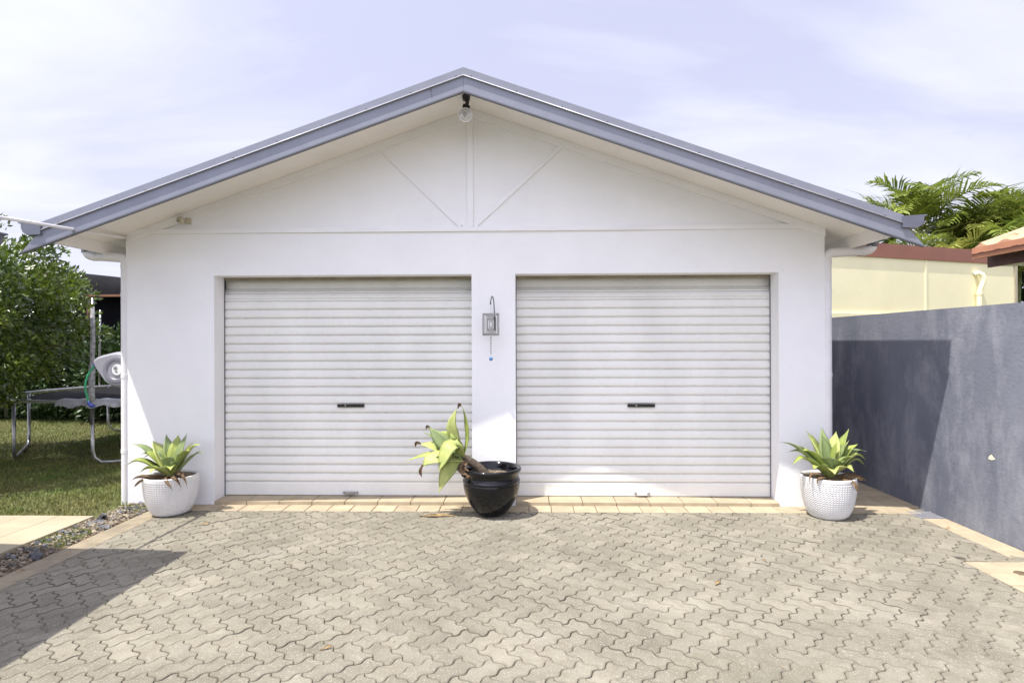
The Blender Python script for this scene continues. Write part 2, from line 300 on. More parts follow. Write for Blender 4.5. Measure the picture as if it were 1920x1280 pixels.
# --- zigzag block paving (herringbone at 45 degrees)
def paving():
    Wp = .1; a = .0112; nseg = 8; q = 1/math.sqrt(2)
    def edge(p, d):           # from grid point p in direction d: S-curve with 180 degree symmetry
        out = []
        lo = p if (d[0] > 0 or d[1] > 0) else (p[0]+d[0], p[1]+d[1])
        for i in range(nseg):
            t = i/nseg; tt = t if (d[0] > 0 or d[1] > 0) else 1-t
            w = -a*math.sin(2*math.pi*tt)/Wp
            if d[0]: out.append((lo[0]+tt, lo[1]+w))
            else: out.append((lo[0]-w, lo[1]+tt))
        return out
    shapes = {}
    def outline(o, hor):
        if hor: steps = [(1,0),(1,0),(0,1),(-1,0),(-1,0),(0,-1)]
        else: steps = [(1,0),(0,1),(0,1),(-1,0),(0,-1),(0,-1)]
        p = o; out = []
        for d in steps: out += edge(p, d); p = (p[0]+d[0], p[1]+d[1])
        return out
    def clip(poly, ax, v, keep_less):
        out = []; n = len(poly)
        ins = lambda P: (P[ax] <= v) if keep_less else (P[ax] >= v)
        for i in range(n):
            A = poly[i]; B = poly[(i+1) % n]
            if ins(A): out.append(A)
            if ins(A) != ins(B):
                t = (v-A[ax])/(B[ax]-A[ax]); out.append((A[0]+(B[0]-A[0])*t, A[1]+(B[1]-A[1])*t))
        return out
    mi = []
    mb = MB(); X0, X1, X2, Y1, YN = -3.2, 3.32, 2.94, -.207, -1.33
    for m in range(-3, 27):
        for n in range(-60, 100):
            for hor in (True, False):
                o = (n-60+2*m, n-60-2*m) if hor else (n-60+2*m+3, n-60-2*m)
                P = []
                # world transform: rotate by -45 so that (1,1) runs along x
                cx0 = (o[0]+o[1])*q*Wp; cy0 = (o[1]-o[0])*q*Wp
                wx, wy = cx0+4.0, -(-cy0)
                if wx < -3.6 or wx > 3.7 or wy > .1 or wy < -6.6: continue
                P = [((u+v)*q*Wp+4.0, (v-u)*q*Wp) for u, v in outline(o, hor)]
                xs = [p[0] for p in P]; ys = [p[1] for p in P]
                if min(xs) < X0: P = clip(P, 0, X0, False)
                if P and max(ys) > Y1: P = clip(P, 1, Y1, True)
                if not P: continue
                if min(ys) > YN: P = clip(P, 0, X1, True) if max(xs) > X1 else P
                elif max(ys) < YN: P = clip(P, 0, X2, True) if max(xs) > X2 else P
                elif max(xs) > X2:
                    P = clip(P, 1, YN, False) if min(xs) > X2-.05 else clip(P, 0, X2, True)
                if len(P) < 6: continue
                xs = [p[0] for p in P]; ys = [p[1] for p in P]
                if (max(xs)-min(xs))*(max(ys)-min(ys)) < .0006: continue
                k = len(P); c = (sum(xs)/k, sum(ys)/k)
                def inset(d):
                    r = []
                    for i in range(k):
                        A = P[i-2]; B = P[(i+2) % k]; tx, ty = B[0]-A[0], B[1]-A[1]; l = math.hypot(tx, ty) or 1
                        r.append((P[i][0]-ty/l*d, P[i][1]+tx/l*d))
                    return r
                zj = random.gauss(0, .0011); sx, sy = random.gauss(0, .010), random.gauss(0, .010)
                sg = .004*math.sin(c[0]*2.1+c[1])*math.sin(c[1]*1.7)
                zf = lambda p, dz: (p[0], p[1], zj+sg+dz+sx*(p[0]-c[0])+sy*(p[1]-c[1]))
                r0 = [zf(p, -.030) for p in inset(.0014)]; r1 = [zf(p, -.0045) for p in inset(.0014)]
                r2 = [zf(p, -.0012) for p in inset(.0034)]; r3 = [zf(p, 0) for p in inset(.0085)]
                fs = []
                for a_ in range(3):
                    for i in range(k): fs.append((a_*k+i, a_*k+(i+1) % k, (a_+1)*k+(i+1) % k, (a_+1)*k+i))
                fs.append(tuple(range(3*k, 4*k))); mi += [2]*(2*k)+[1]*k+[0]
                mb.add(r0+r1+r2+r3, fs)
    o = mb.build('driveway', M_paver, kind='structure'); o.data.materials.append(M_paver_rim); o.data.materials.append(M_paver_edge)
    o.data.polygons.foreach_set('material_index', mi); return o
paving()

# --- tan borders
def jb(): return random.gauss(0, .0012)
mb = MB(); x = -3.19
while x < 3.3:
    mb.brick(x+.003, x+.197, -.203, -.004, .001+jb()); x += .2
y = -.01; ml = MB()
while y > -7:                              # left edging
    ml.brick(-3.390, -3.205, y-.193, y-.002, -.002+jb()); y -= .195
ml.build('edge_paving', M_edge, kind='structure')
y = -.345
while y > -7:                              # beside the grey wall
    mb.brick(3.325, 3.514, y-.192, y-.003, .001+jb()); y -= .195
y = -1.333
while y > -7:
    for x in (2.945, 3.133): mb.brick(x, x+.184, y-.190, y-.003, .0015+jb())
    y -= .195
y = .004
while y < 8:                               # alley between garage and grey wall
    for i in range(3):
        mb.brick(2.70+i*.275, 2.97+i*.275, y, y+.19, .0+jb())
    y += .195
mb.build('border_paving', M_brick, kind='structure')
MB().add([(2.69,0,-.014),(3.52,0,-.014),(3.52,8,-.014),(2.69,8,-.014)], [(0,1,2,3)]).build('alley_bed', M_sand, kind='structure')
# --- cream tile path
mb = MB()
for i in range(9):
    for j in range(12):
        x1 = -3.722-.305*i; y1 = -.432-.308*j
        mb.brick(x1-.301, x1, y1-.304, y1, .018+random.gauss(0, .0006), h=.05, b=.002)
mb.build('path', M_tile, kind='structure')
MB().add([(-7,-9,-.006),(-3.715,-9,-.006),(-3.715,-.425,-.006),(-7,-.425,-.006)], [(0,1,2,3)]).build('path_bed', M_soil, kind='structure')
MB().add([(-3.72,-9,-.02),(-3.39,-9,-.02),(-3.39,.02,-.006),(-3.72,.02,-.006)], [(0,1,2,3)]).build('garden_strip', M_soil, kind='structure')
def rocks(n, smin, smax, xr, yr, seed, bias=None):
    r = random.Random(seed); mb = MB()
    for _ in range(n):
        x = r.uniform(*xr); y = yr[1]-(yr[1]-yr[0])*r.random()**1.3; s = r.uniform(smin, smax)*(1 if r.random() < .85 else 1.5)
        k = r.randint(5, 7); a0 = r.random()*6; rot = Matrix.Rotation(r.gauss(0, .35), 3, 'X') @ Matrix.Rotation(r.gauss(0, .35), 3, 'Y'); fl = r.uniform(.18, .5)
        rad = [r.uniform(.6, 1.1) for _ in range(k)]
        top = [rot @ Vector((math.cos(a0+i*6.283/k)*rad[i]*s*.78, math.sin(a0+i*6.283/k)*rad[i]*s*.6, fl*s)) for i in range(k)]
        bot = [rot @ Vector((math.cos(a0+i*6.283/k)*rad[i]*s, math.sin(a0+i*6.283/k)*rad[i]*s*.8, -fl*s*.5)) for i in range(k)]
        o = Vector((x, y, .0+r.uniform(-.012, .012)))
        mb.add([o+v for v in bot+top], [tuple(range(2*k-1, k-1, -1))[::-1]]+[(i, (i+1) % k, (i+1) % k+k, i+k) for i in range(k)])
    return mb
rocks(230, .012, .040, (-3.70, -3.41), (-3.6, -.0), 3).build('slate_gravel', M_rock, kind='stuff', label='dark grey slate chips filling the strip between path and driveway', cat='gravel')
rocks(4200, .004, .014, (-3.71, -3.40), (-3.6, -.0), 4).build('pebble_gravel', M_stone, kind='stuff', label='small tan pebbles and litter in the strip beside the driveway edging', cat='gravel')
rocks(60, .010, .024, (-3.42, -3.14), (-.14, -.02), 5).build('slate_gravel', M_rock, kind='stuff', label='slate chips spilled at the foot of the left wall corner', cat='gravel')

# --- grass
def grass(n, xr, yr, h, seed, area=None):
    g = np.random.default_rng(seed); x = g.uniform(*xr, n); y = g.uniform(*yr, n)
    if area is not None: k = area(x, y); x, y = x[k], y[k]
    n = len(x); a = g.uniform(0, 6.283, n); hh = h*g.uniform(.5, 1.25, n)*(1+.35*np.sin(x*3.1+1)*np.sin(y*2.3)); w = .0022+.0022*g.random(n)
    la = g.uniform(0, 6.283, n); ln = hh*g.uniform(.2, 1.1, n)
    dx, dy = np.cos(a)*w, np.sin(a)*w; z = np.zeros(n)-.003
    b0 = np.stack([x-dx, y-dy, z], 1); b1 = np.stack([x+dx, y+dy, z], 1)
    m0 = np.stack([x+dx*.8+np.cos(la)*ln*.35, y+dy*.8+np.sin(la)*ln*.35, hh*.6], 1); m1 = np.stack([x-dx*.8+np.cos(la)*ln*.35, y-dy*.8+np.sin(la)*ln*.35, hh*.6], 1)
    t = np.stack([x+np.cos(la)*ln, y+np.sin(la)*ln, hh*.95], 1)
    V = np.concatenate([b0, b1, m0, m1, t]); i = np.arange(n)
    return V, np.concatenate([np.stack([i, i+n, i+2*n], 1), np.stack([i, i+2*n, i+3*n], 1), np.stack([i+3*n, i+2*n, i+4*n], 1)])
V1, F1 = grass(150000, (-10.5, -3.72), (-.42, 7), .034, 1, lambda x, y: (x > -1.02*(y+5.4)-.6) & (np.random.default_rng(5).random(len(x)) < np.where(y < 2, 1, .6)))
np_mesh('grass', V1, F1, M_grass, kind='stuff', label='short patchy lawn grass under the trampoline', cat='grass')
V1, F1 = grass(4500, (-3.71, -3.42), (-2.6, -.05), .024, 2, lambda x, y: np.sin(y*7+x*3) > .25)
np_mesh('weeds', V1, F1, M_grass, kind='stuff', label='short green weeds growing among the slate chips', cat='weeds')

# ================================================================== GARAGE
XC, SL = -.51, .35
XL, XR = -3.737, 2.688
ZT = 2.119; OA, OB, OC, OD = -2.906, -.5104, -.1089, 2.277
def rz(x, z0): return z0-SL*abs(x-XC)
garage = thing('garage', (XC, 0, 0), 'white rendered double garage with a low grey gable roof and two roller doors', 'garage')
mb = MB()
mb.box(XL, OA, 0, .2, -.05, ZT); mb.box(OB, OC, 0, .2, -.05, ZT); mb.box(OD, XR, 0, .2, -.05, ZT)
mb.prism([(XL, ZT), (XR, ZT), (XR, rz(XR, 3.64)), (XC, 3.64), (XL, rz(XL, 3.64))], 0, .2)
mb.box(XL, XL+.14, .2, 6.3, -.05, 2.5); mb.box(XR-.14, XR, .2, 6.3, -.05, 2.5)
mb.prism([(XL, -.05), (XR, -.05), (XR, rz(XR, 3.64)), (XC, 3.64), (XL, rz(XL, 3.64))], 6.3, 6.5)
mb.build('wall', M_wall, garage)
def band(mb, z0, z1, xo, y0, y1, xi=0., both=True, xo_top=None):
    for s in (-1, 1):
        xt = xo if xo_top is None else xo_top
        P = [(XC+s*xi, z0-SL*xi), (XC+s*xo, z0-SL*xo), (XC+s*xt, z1-SL*xt), (XC+s*xi, z1-SL*xi)]
        mb.prism(P if s > 0 else P[::-1], y0, y1)
    return mb
# gable trim boards
tr = MB(); tr.box(XL+.001, XR-.001, -.024, -.0005, 2.509, 2.551); tr.build('horizontal_batten', M_gable, garage, bevel=.002)
band(MB(), 3.556, 3.632, 3.2, -.018, -.0005).build('rake_batten', M_gable, garage, bevel=.002)
MB().box(-.545, -.491, -.021, -.0005, 2.552, 3.62).build('king_post_batten', M_gable, garage, bevel=.002)
for x0, x1 in ((-1.39, -.605), (.355, -.48)):
    d = Vector((x1-x0, 0, 2.56-3.315)).normalized(); n = Vector((-d.z, 0, d.x))*.019
    P = [Vector((x0, 0, 3.315))+n-d*.05, Vector((x0, 0, 3.315))-n-d*.05, Vector((x1, 0, 2.555))-n, Vector((x1, 0, 2.555))+n]
    MB().prism([(p.x, p.z) for p in P], -.016, -.0005).build('diagonal_batten', M_gable, garage, bevel=.002)
# soffits
so_ = MB(); band(so_, 3.632, 3.644, 3.42, -.62, .0); band(so_, 3.632, 3.644, 3.42, .0, 6.5, xi=3.19); so_.build('soffit', M_soffit, garage)
rf = MB(); band(rf, 3.66, 3.70, 3.56, -.615, 6.6)
for s in (-1, 1):                      # ribs of the sheet metal
    pass
rf.build('roof', M_fascia, garage)
fa = MB(); band(fa, 3.525, 3.646, 3.66, -.65, -.622, xo_top=3.50); fa.build('fascia', M_fascia, garage, bevel=.003)
cp = MB(); band(cp, 3.648, 3.712, 3.49, -.656, -.60); band(cp, 3.642, 3.6475, 3.49, -.664, -.6505)
for s in (-1, 1):
    for i in range(10):
        xx = .06+i*.365; c = (XC+s*xx, -.657, 3.664-SL*xx)
        cp.lathe([(.0001, .007), (.006, .006), (.008, 0)], c, 8, axis=Matrix.Rotation(math.pi/2, 3, 'X'))
cp.build('barge_cap', M_fascia, garage)
le = MB()
for s in (-1, 1): le.tube([(XC, -.665, 3.6455), (XC+s*3.49, -.665, 3.6455-SL*3.49)], .0042, 10)
le.build('rolled_edge_highlight', M_bead_highlight, garage, smooth=True)
band(MB(), 3.517, 3.5248, 3.655, -.651, -.618).build('fascia_shade_line', M_fascia_d, garage)  # dark strip painting the shaded underside of the fascia
MB().tube([(XC-.255, -.6512, 3.555), (XC-.262, -.6512, 3.52)], .0015, 4).tube([(XC-.268, -.6514, 3.545), (XC-.262, -.6514, 3.50), (XC-.255, -.6514, 3.47)], .0018, 5).build('fascia_joint', M_fascia_d, garage)
for s in (-1, 1):
    MB().prism([(XC+s*a, b) for a, b in ((3.421, 2.328), (3.442, 2.328), (3.442, 2.462), (3.421, 2.462))][::s], -.62, 6.5).build('eave_board', M_soffit, garage)
    g = [(3.478, 2.388), (3.585, 2.382), (3.625, 2.405), (3.640, 2.440), (3.643, 2.476), (3.665, 2.480), (3.665, 2.490), (3.60, 2.486), (3.478, 2.478)]
    MB().prism([(XC+s*a, b) for a, b in g][::s], -.672, 6.5).build('gutter', M_gutter, garage, bevel=.002)
def elbow(c, a0, a1, r, n=8):        # arc in xz plane about c
    return [(c[0]+r*math.cos(a0+(a1-a0)*i/n), c[1], c[2]+r*math.sin(a0+(a1-a0)*i/n)) for i in range(n+1)]
# downpipes
for s, xw, xg, yy in ((-1, XL-.020, XC-3.62, .03), (1, XR+.031, XC+3.64, .03)):
    d = MB(); zc = 2.295; rr = .055
    pts = [(xw, yy, -.02), (xw, yy, zc-rr)]
    A = [(xw+s*(rr-rr*math.cos(t)), yy, zc-rr+rr*math.sin(t)) for t in [i*math.pi/2/8 for i in range(1, 9)]]
    B = [(xg-s*rr+s*rr*math.sin(t), yy, zc+.02+rr-rr*math.cos(t)) for t in [i*math.pi/2/8 for i in range(0, 9)]]
    d.tube(pts+A+B+[(xg, yy, 2.40)], .0425, 20)
    o = d.build('downpipe', M_pipe, garage, smooth=True, angle=50)
    for pa, pb in [((xw, yy, z), (xw, yy, z+.035)) for z in (1.93, 1.17, .47)]+[((xw, yy, zc-rr-.05), (xw, yy, zc-rr-.005)), ((xg-s*(rr+.005), yy, zc+.018), (xg-s*(rr+.05), yy, zc+.016))]:
        MB().tube([pa, pb], .0455, 20).build('pipe_socket', M_pipe, o, smooth=True, angle=40)
    MB().tube([(xg, yy, 2.345), (xg, yy, 2.40)], .046, 16).build('gutter_outlet', M_fascia_d, o, smooth=True, angle=40)
# thresholds
for a, b in ((OA, OB), (OC, OD)):
    t = MB(); x = a+.002; k = 0
    while x < b-.02:
        x2 = min(x+.303, b-.002); t.brick(x, x2-.004, -.010, .205, .034+random.gauss(0, .0004), h=.07, b=.003); x += .305
    t.build('threshold', M_brick, garage)
# roller doors
def roller_door(x0, x1, hx, lx):
    prof = []; z = .040
    prof += [(.0, .038), (-.004, .044), (-.004, .152), (.0, .158), (.010, .162)]
    zz = .164; p = .0822
    while zz < 2.15:
        back = lambda q: 0 if q < 1.90 else (q-1.90)**2*4.5
        for f, yv in ((.05, .016), (.10, .003), (.20, -.005), (.42, -.0065), (.62, -.004), (.80, -.001), (.92, .001), (.97, .014)):
            q = zz+p*f; prof.append((yv+back(q), q))
        if zz > 1.86 and zz < 2.1:
            q = zz+p*.32; prof = prof[:-6]+[(prof[-7][0]+.001, q-.006), (.008+back(q), q), (-.002+back(q), q+.006)]+prof[-4:]
        zz += p*(1 if zz < 1.86 else .9)
    mb = MB(); n = 2; vs = []; fs = []
    for (yv, q) in prof: vs += [(x0, .195+yv, q), (x1, .195+yv, q)]
    for i in range(len(prof)-1): fs.append((2*i, 2*i+1, 2*i+3, 2*i+2))
    mb.add(vs, fs); mb.box(x0, x1, .26, .265, .0, 2.3)
    door = mb.build('roller_door', M_door, garage, smooth=True, angle=25)
    MB().box(x0, x1, .197, .215, .010, .037).build('rubber_seal', M_black, door)
    for xa in (x0+.020, x1-.026): MB().box(xa, xa+.006, .180, .1895, .036, 2.12).build('side_gap_shade', M_fascia_d, door)  # dark strips stand in for the shadowed gap at the door edges
    MB().box(x0+.02, x1-.02, .184, .1885, 2.088, 2.1185).build('head_shade_strip', M_headshade, door)  # brown strip painting the shaded, dirty band at the door head
    MB().box(hx-.128, hx+.128, .172, .192, .880, .908).build('handle', M_black, door, bevel=.002)
    MB().lathe([(.0001, .006), (.007, .006), (.0085, 0)], (hx-.048, .171, .896), 16, axis=Matrix.Rotation(math.pi/2, 3, 'X')).build('key_barrel', M_steel, door, smooth=True)
    l = MB(); l.box(lx-.045, lx+.045, .165, .189, .052, .078); l.build('latch', M_whiteplastic if lx > 0 else M_steel, door, bevel=.003)
    for s in (-1, 1): MB().lathe([(.0001, .012), (.009, .012), (.013, .004), (.013, 0)], (lx+s*.062, .186, .066), 14, axis=Matrix.Rotation(math.pi/2, 3, 'X')).build('bolt', M_steel, door, smooth=True, angle=40)
roller_door(OA-.02, OB+.02, -1.685, -1.69)
roller_door(OC-.02, OD+.02, 1.070, 1.077)
MB().box(OA-.05, OD+.05, .30, .31, 0, 2.3).build('inner_lining', M_fascia_d, garage)
dg = MB(); dg.tube([(-2.95, .0, .0), (-2.95, .0, .01)], .001, 4)
# ---------------- flood light, sensor, rod
fl = thing('flood_light', (-.52, -.33, 3.63), 'round spotlight on a black bracket under the ridge of the garage gable', 'flood light')
MB().lathe([(.0001, -.045), (.030, -.045), (.036, -.01), (.036, .005)], (-.52, -.33, 3.62), 20).tube([(-.52, -.335, 3.585), (-.508, -.345, 3.555), (-.515, -.35, 3.53)], [.013, .016, .018], 10)\
    .tube([(-.545, -.35, 3.525), (-.49, -.35, 3.505)], .018, 10).build('bracket', M_black, fl, smooth=True, angle=50)
Rl = Matrix.Rotation(math.radians(98), 3, 'X')
MB().lathe([(.018, -.10), (.024, -.07), (.046, -.035), (.060, -.004), (.060, .004), (.052, .006)], (-.521, -.40, 3.425), 32, axis=Rl).build('lamp_housing', M_whiteplastic, fl, smooth=True, angle=50)
MB().lathe([(.0001, .010), (.03, .009), (.052, .004)], (-.521, -.40, 3.425), 32, axis=Rl).build('lens', M_glassy, fl, smooth=True)
rm = MB()
for i in range(5): rm.box(-.540+i*.009, -.537+i*.009, -.415, -.411, 3.405+.006*abs(i-2), 3.448-.005*abs(i-2))
rm.build('lens_ribs', M_pewter, fl)
sn = thing('motion_sensor', (-3.17, 0, 2.60), 'small cream motion sensor on the left end of the gable', 'motion sensor')
MB().box(-3.165, -3.115, -.028, 0, 2.60, 2.655).build('base', M_cream, sn, bevel=.006)
MB().lathe([(.0001, -.03), (.022, -.026), (.032, -.008), (.033, .01), (.026, .028), (.0001, .034)], (-3.187, -.052, 2.622), 20, axis=Matrix.Rotation(math.radians(70), 3, 'X')).tube([(-3.165, -.03, 2.63), (-3.19, -.05, 2.625)], .012, 10).build('sensor_head', M_cream, sn, smooth=True, angle=60)
MB().tube([(-3.205, -.082, 2.612), (-3.17, -.084, 2.612)], .006, 8).build('sensor_window', M_steel, sn)
MB().tube([(-3.745, -.012, 2.475), (-3.72, -1.24, 2.392), (-3.70, -2.1, 2.335)], .0125, 12).build('metal_rod', M_pipe, smooth=True, label='thin white rod running from the left garage corner out to the neighbouring eave', cat='rod', angle=40)

# ---------------- neighbouring eave at left (casts the dark triangle)
hs = thing('carport', (-6, -5, 0), 'carport roof edge with a dark blue gutter at the far left', 'carport')
MB().prism([(-3.40, 2.19), (-9, 3.3), (-9, 3.36), (-3.40, 2.25)], -1.80, -9).build('roof', M_fascia, hs)
MB().prism([(-3.42, 2.08), (-3.31, 2.08), (-3.275, 2.12), (-3.265, 2.165), (-3.24, 2.17), (-3.24, 2.18), (-3.42, 2.176)], -1.80, -9).build('gutter', M_gutter, hs)
MB().box(-8, -3.43, -1.84, -1.812, 2.05, 2.18).build('fascia', M_fascia, hs)
for x, y in ((-4.6, -2.6), (-4.6, -7.5)): MB().box(x-.05, x+.05, y-.05, y+.05, -.05, 2.44).build('post', M_pipe, hs, bevel=.004)

# ================================================================== GREY WALL and beyond
gw = MB(); gw.prism([(3.52, -.06), (3.67, -.06), (3.67, 1.765), (3.52, 1.765)], -9, 9)
gw.build('boundary_wall', M_gwall, label='tall blue grey rendered boundary wall on the right, weathered', cat='wall')
g = MB()       # paint chip
g.prism([(-.865, .60), (-.835, .588), (-.80, .592), (-.81, .615), (-.83, .628), (-.842, .615)], 3.517, 3.5195, 'x'); g.build('bird_dropping', M_yellow, label='pale paint chip low on the blue grey boundary wall', cat='paint chip').name = 'paint_chip'
# yellow building
yb = thing('outbuilding', (4.1, 2.9, 0), 'pale yellow rendered outbuilding with a red brown roof edge behind the grey wall', 'building')
a21 = math.radians(20.5); ux, uy = math.cos(a21), math.sin(a21); Y0 = Vector((3.95, 2.82))
def YP(t, d): return (Y0.x+ux*t-uy*d, Y0.y+uy*t+ux*d)     # d>0 goes away from viewer
def ybox(mb, t0, t1, d0, d1, z0, z1):
    c = [YP(t0, d0), YP(t1, d0), YP(t1, d1), YP(t0, d1)]
    return mb.add([(x, y, z0) for x, y in c]+[(x, y, z1) for x, y in c], [(0,3,2,1),(4,5,6,7),(0,1,5,4),(1,2,6,5),(2,3,7,6),(3,0,4,7)])
ybox(MB(), 0, 4.15, 0, 3, -.05, 2.70).build('wall', M_yellow, yb)
ybox(MB(), 2.125, 2.155, -.012, .0, 1.5, 2.69).build('joint_cover', M_yellow, yb)
ybox(MB(), 4.11, 4.17, -.02, .1, 0, 2.70).build('corner_trim', M_tile, yb)
ybox(MB(), 0, 2.3, -.03, .0, .3, 1.885).build('plinth', M_yellow, yb)
ybox(MB(), -.1, 4.30, -.022, 3.1, 2.70, 2.90).build('roof_edge', M_red, yb)
px_, py_ = YP(3.23, -.05)
MB().tube([(px_, py_, 1.0), (px_, py_, 2.22), (px_+.015, py_, 2.30), (px_+.045, py_-.01, 2.38), (px_+.055, py_-.01, 2.45), (px_+.035, py_-.01, 2.51), (px_-.01, py_, 2.54), (px_-.06, py_+.03, 2.52)], .036, 14).tube([(px_, py_, 2.20), (px_, py_, 2.24)], .043, 14).build('vent_pipe', M_yellow, yb, smooth=True, angle=50)
# neighbour's tiled roof coming towards us
nr = thing('neighbouring_house', (5.2, -2, 0), 'orange terracotta tiled eave of the house beyond the grey wall at right', 'house')
MB().prism([(4.46, 2.32), (4.50, 2.405), (4.40, 2.405), (4.40, 2.345), (4.405, 2.30), (4.45, 2.30)][::-1], .55, -8).build('gutter', M_terra, nr)
b = MB()
for i in range(40): b.box(4.393, 4.401, .40-i*.20, .40-i*.20+.06, 2.345, 2.352)
b.box(4.392, 4.402, -8, .55, 2.340, 2.346); b.build('gutter_clips', M_brown, nr)
MB().box(4.55, 4.58, -8, .55, 2.215, 2.33).build('fascia_beam', M_brown, nr)
MB().add([(4.58,.55,2.23),(8,.55,2.23),(8,-8,2.23),(4.58,-8,2.23)], [(0,1,2,3)]).build('soffit', M_soffit, nr)
t = MB(); sl_ = .36
for i in range(12):
    x0 = 4.47+i*.30; z0 = 2.40+(x0-4.47)*sl_
    for j in range(30):
        y1 = .58-j*.29
        for k in range(6):
            pass
    # wavy course
    vs = []; N = 30*8
    for j in range(N+1):
        yv = .58-j*.29/8; w = .018*math.sin(j/8*2*math.pi)
        vs += [(x0-.02, yv, z0+w-.01), (x0-.02, yv, z0+.022+w), (x0+.30, yv, z0+.30*sl_+.012+w)]
    fs = [(3*j, 3*j+1, 3*j+4, 3*j+3) for j in range(N)]+[(3*j+1, 3*j+2, 3*j+5, 3*j+4) for j in range(N)]
    t.add(vs, fs)
t.prism([(4.50, 2.41), (8, 2.41+3.5*sl_), (8, 2.36), (4.50, 2.36)], .55, -8)
t.tube([(4.47, .52, 2.42), (8.0, .52, 2.42+3.53*sl_)], .04, 10)
t.build('roof_tiles', M_tileroof, nr, smooth=True, angle=40)
MB().tube([(6.3, .62, 2.17), (9, .62, 2.17)], .05, 12).build('beam_pipe', M_yellow, nr, smooth=True, angle=40)
MB().box(5.9, 8, -8, -7.8, 0, 2.23).box(5.9, 6.05, -8, .2, 0, .9).build('wall', M_yellow, nr)
ae = thing('antenna', (9.6, 9, 0), 'thin antenna mast rising above the palms at far right', 'antenna')
MB().tube([(12.0, 9.0, 0), (12.0, 9.0, 5.75)], .012, 6).build('mast', M_steel, ae)

# ---------------- drain grate & lid
dr = MB()
for i in range(7): dr.box(3.318+i*.029, 3.330+i*.029, -.329, -.171, -.008, .003)
dr.box(3.305, 3.512, -.172, -.162, -.006, .005); dr.box(3.305, 3.512, -.338, -.328, -.006, .005)
dr.build('drain_grate', M_reel, label='white slotted drain grate at the foot of the grey wall', cat='drain')
MB().add([(3.30,-.34,-.010),(3.515,-.34,-.010),(3.515,-.16,-.010),(3.30,-.16,-.010)], [(0,1,2,3)]).build('drain_pit', M_black, kind='structure')
dl = MB(); dl.lathe([(.0001, .010), (.02, .010), (.032, .007), (.038, .003), (.040, -.01)], (3.16, -1.53, 0), 24); dl.build('floor_drain', M_soil, smooth=True, angle=40, label='small round metal drain lid set in the tan paving at right', cat='drain')

# ================================================================== POTS
def white_pot(x, y, label, seed, hgt=.335, rim=.218):
    t = thing('white_pot', (x, y, 0), label, 'plant pot', 'white woven pattern pots')
    pr = []; N = 90
    for i in range(N+1):
        u = i/N; z = .004+u*(hgt-.004)
        r = rim*(.56+.44*math.sin(min(1, (u*1.02+.02))**.62*math.pi/2)) if u > .0 else rim*.55
        r *= 1-.0*(u)
        pr.append((r, z))
    pr = [(.0001, .004), (rim*.5, .002)]+pr+[(rim-.004, hgt+.004), (rim-.016, hgt+.004), (rim-.018, hgt-.01), (rim-.020, hgt-.03), (.001, hgt-.032)]
    def fn(a, i, z):
        if i < 8 or i > len(pr)-14: return 0
        row = z/.0185; k = int(row); f = row-k
        ph = a*30-f*3.1416
        fade = 1.0
        return (.0088*abs(math.sin(ph))**.8*math.sin(math.pi*f)**.4-.0055)*fade
    MB().lathe(pr, (x, y, 0), 420, fn).build('pot', M_pot, t, smooth=True)
    MB().lathe([(.0001, hgt-.004), (rim*.6, hgt-.008), (rim-.018, hgt-.014)], (x, y, 0), 32).build('soil', M_soil, t)
    return t
white_pot(-3.140, -.285, 'white textured pot with an agave by the left downpipe', 1)
white_pot(2.560, -.30, 'white textured pot with an agave by the right corner, beside the alley', 2, .345, .216)
bp = thing('black_pot', (-.315, -.285, 0), 'glossy black glazed pot standing before the middle pillar', 'plant pot')
H = .415
MB().lathe([(.0001, .003), (.085, .003), (.100, .006), (.125, .022), (.158, .055), (.188, .097), (.212, .145), (.231, .195), (.242, .24), (.246, .27), (.246, .289), (.243, .294), (.249, .299), (.2505, .306), (.248, .312), (.241, .317), (.236, .340), (.236, .362), (.245, .374), (.255, .384), (.260, .397), (.257, .410), (.247, H), (.232, .412), (.224, .400), (.216, .37), (.214, .33), (.001, .325)],
           (-.315, -.285, 0), 96).build('pot', M_blackpot, bp, smooth=True)
MB().lathe([(.0001, .352), (.1, .345), (.214, .338)], (-.315, -.285, 0), 40).build('soil', M_soil, bp)
rk = rocks(60, .006, .014, (-.42, -.18), (-.43, -.16), 9); rk.v = [(a, b_, c+.35) for a, b_, c in rk.v]; rk.build('pebbles', M_stone, bp, kind='stuff')

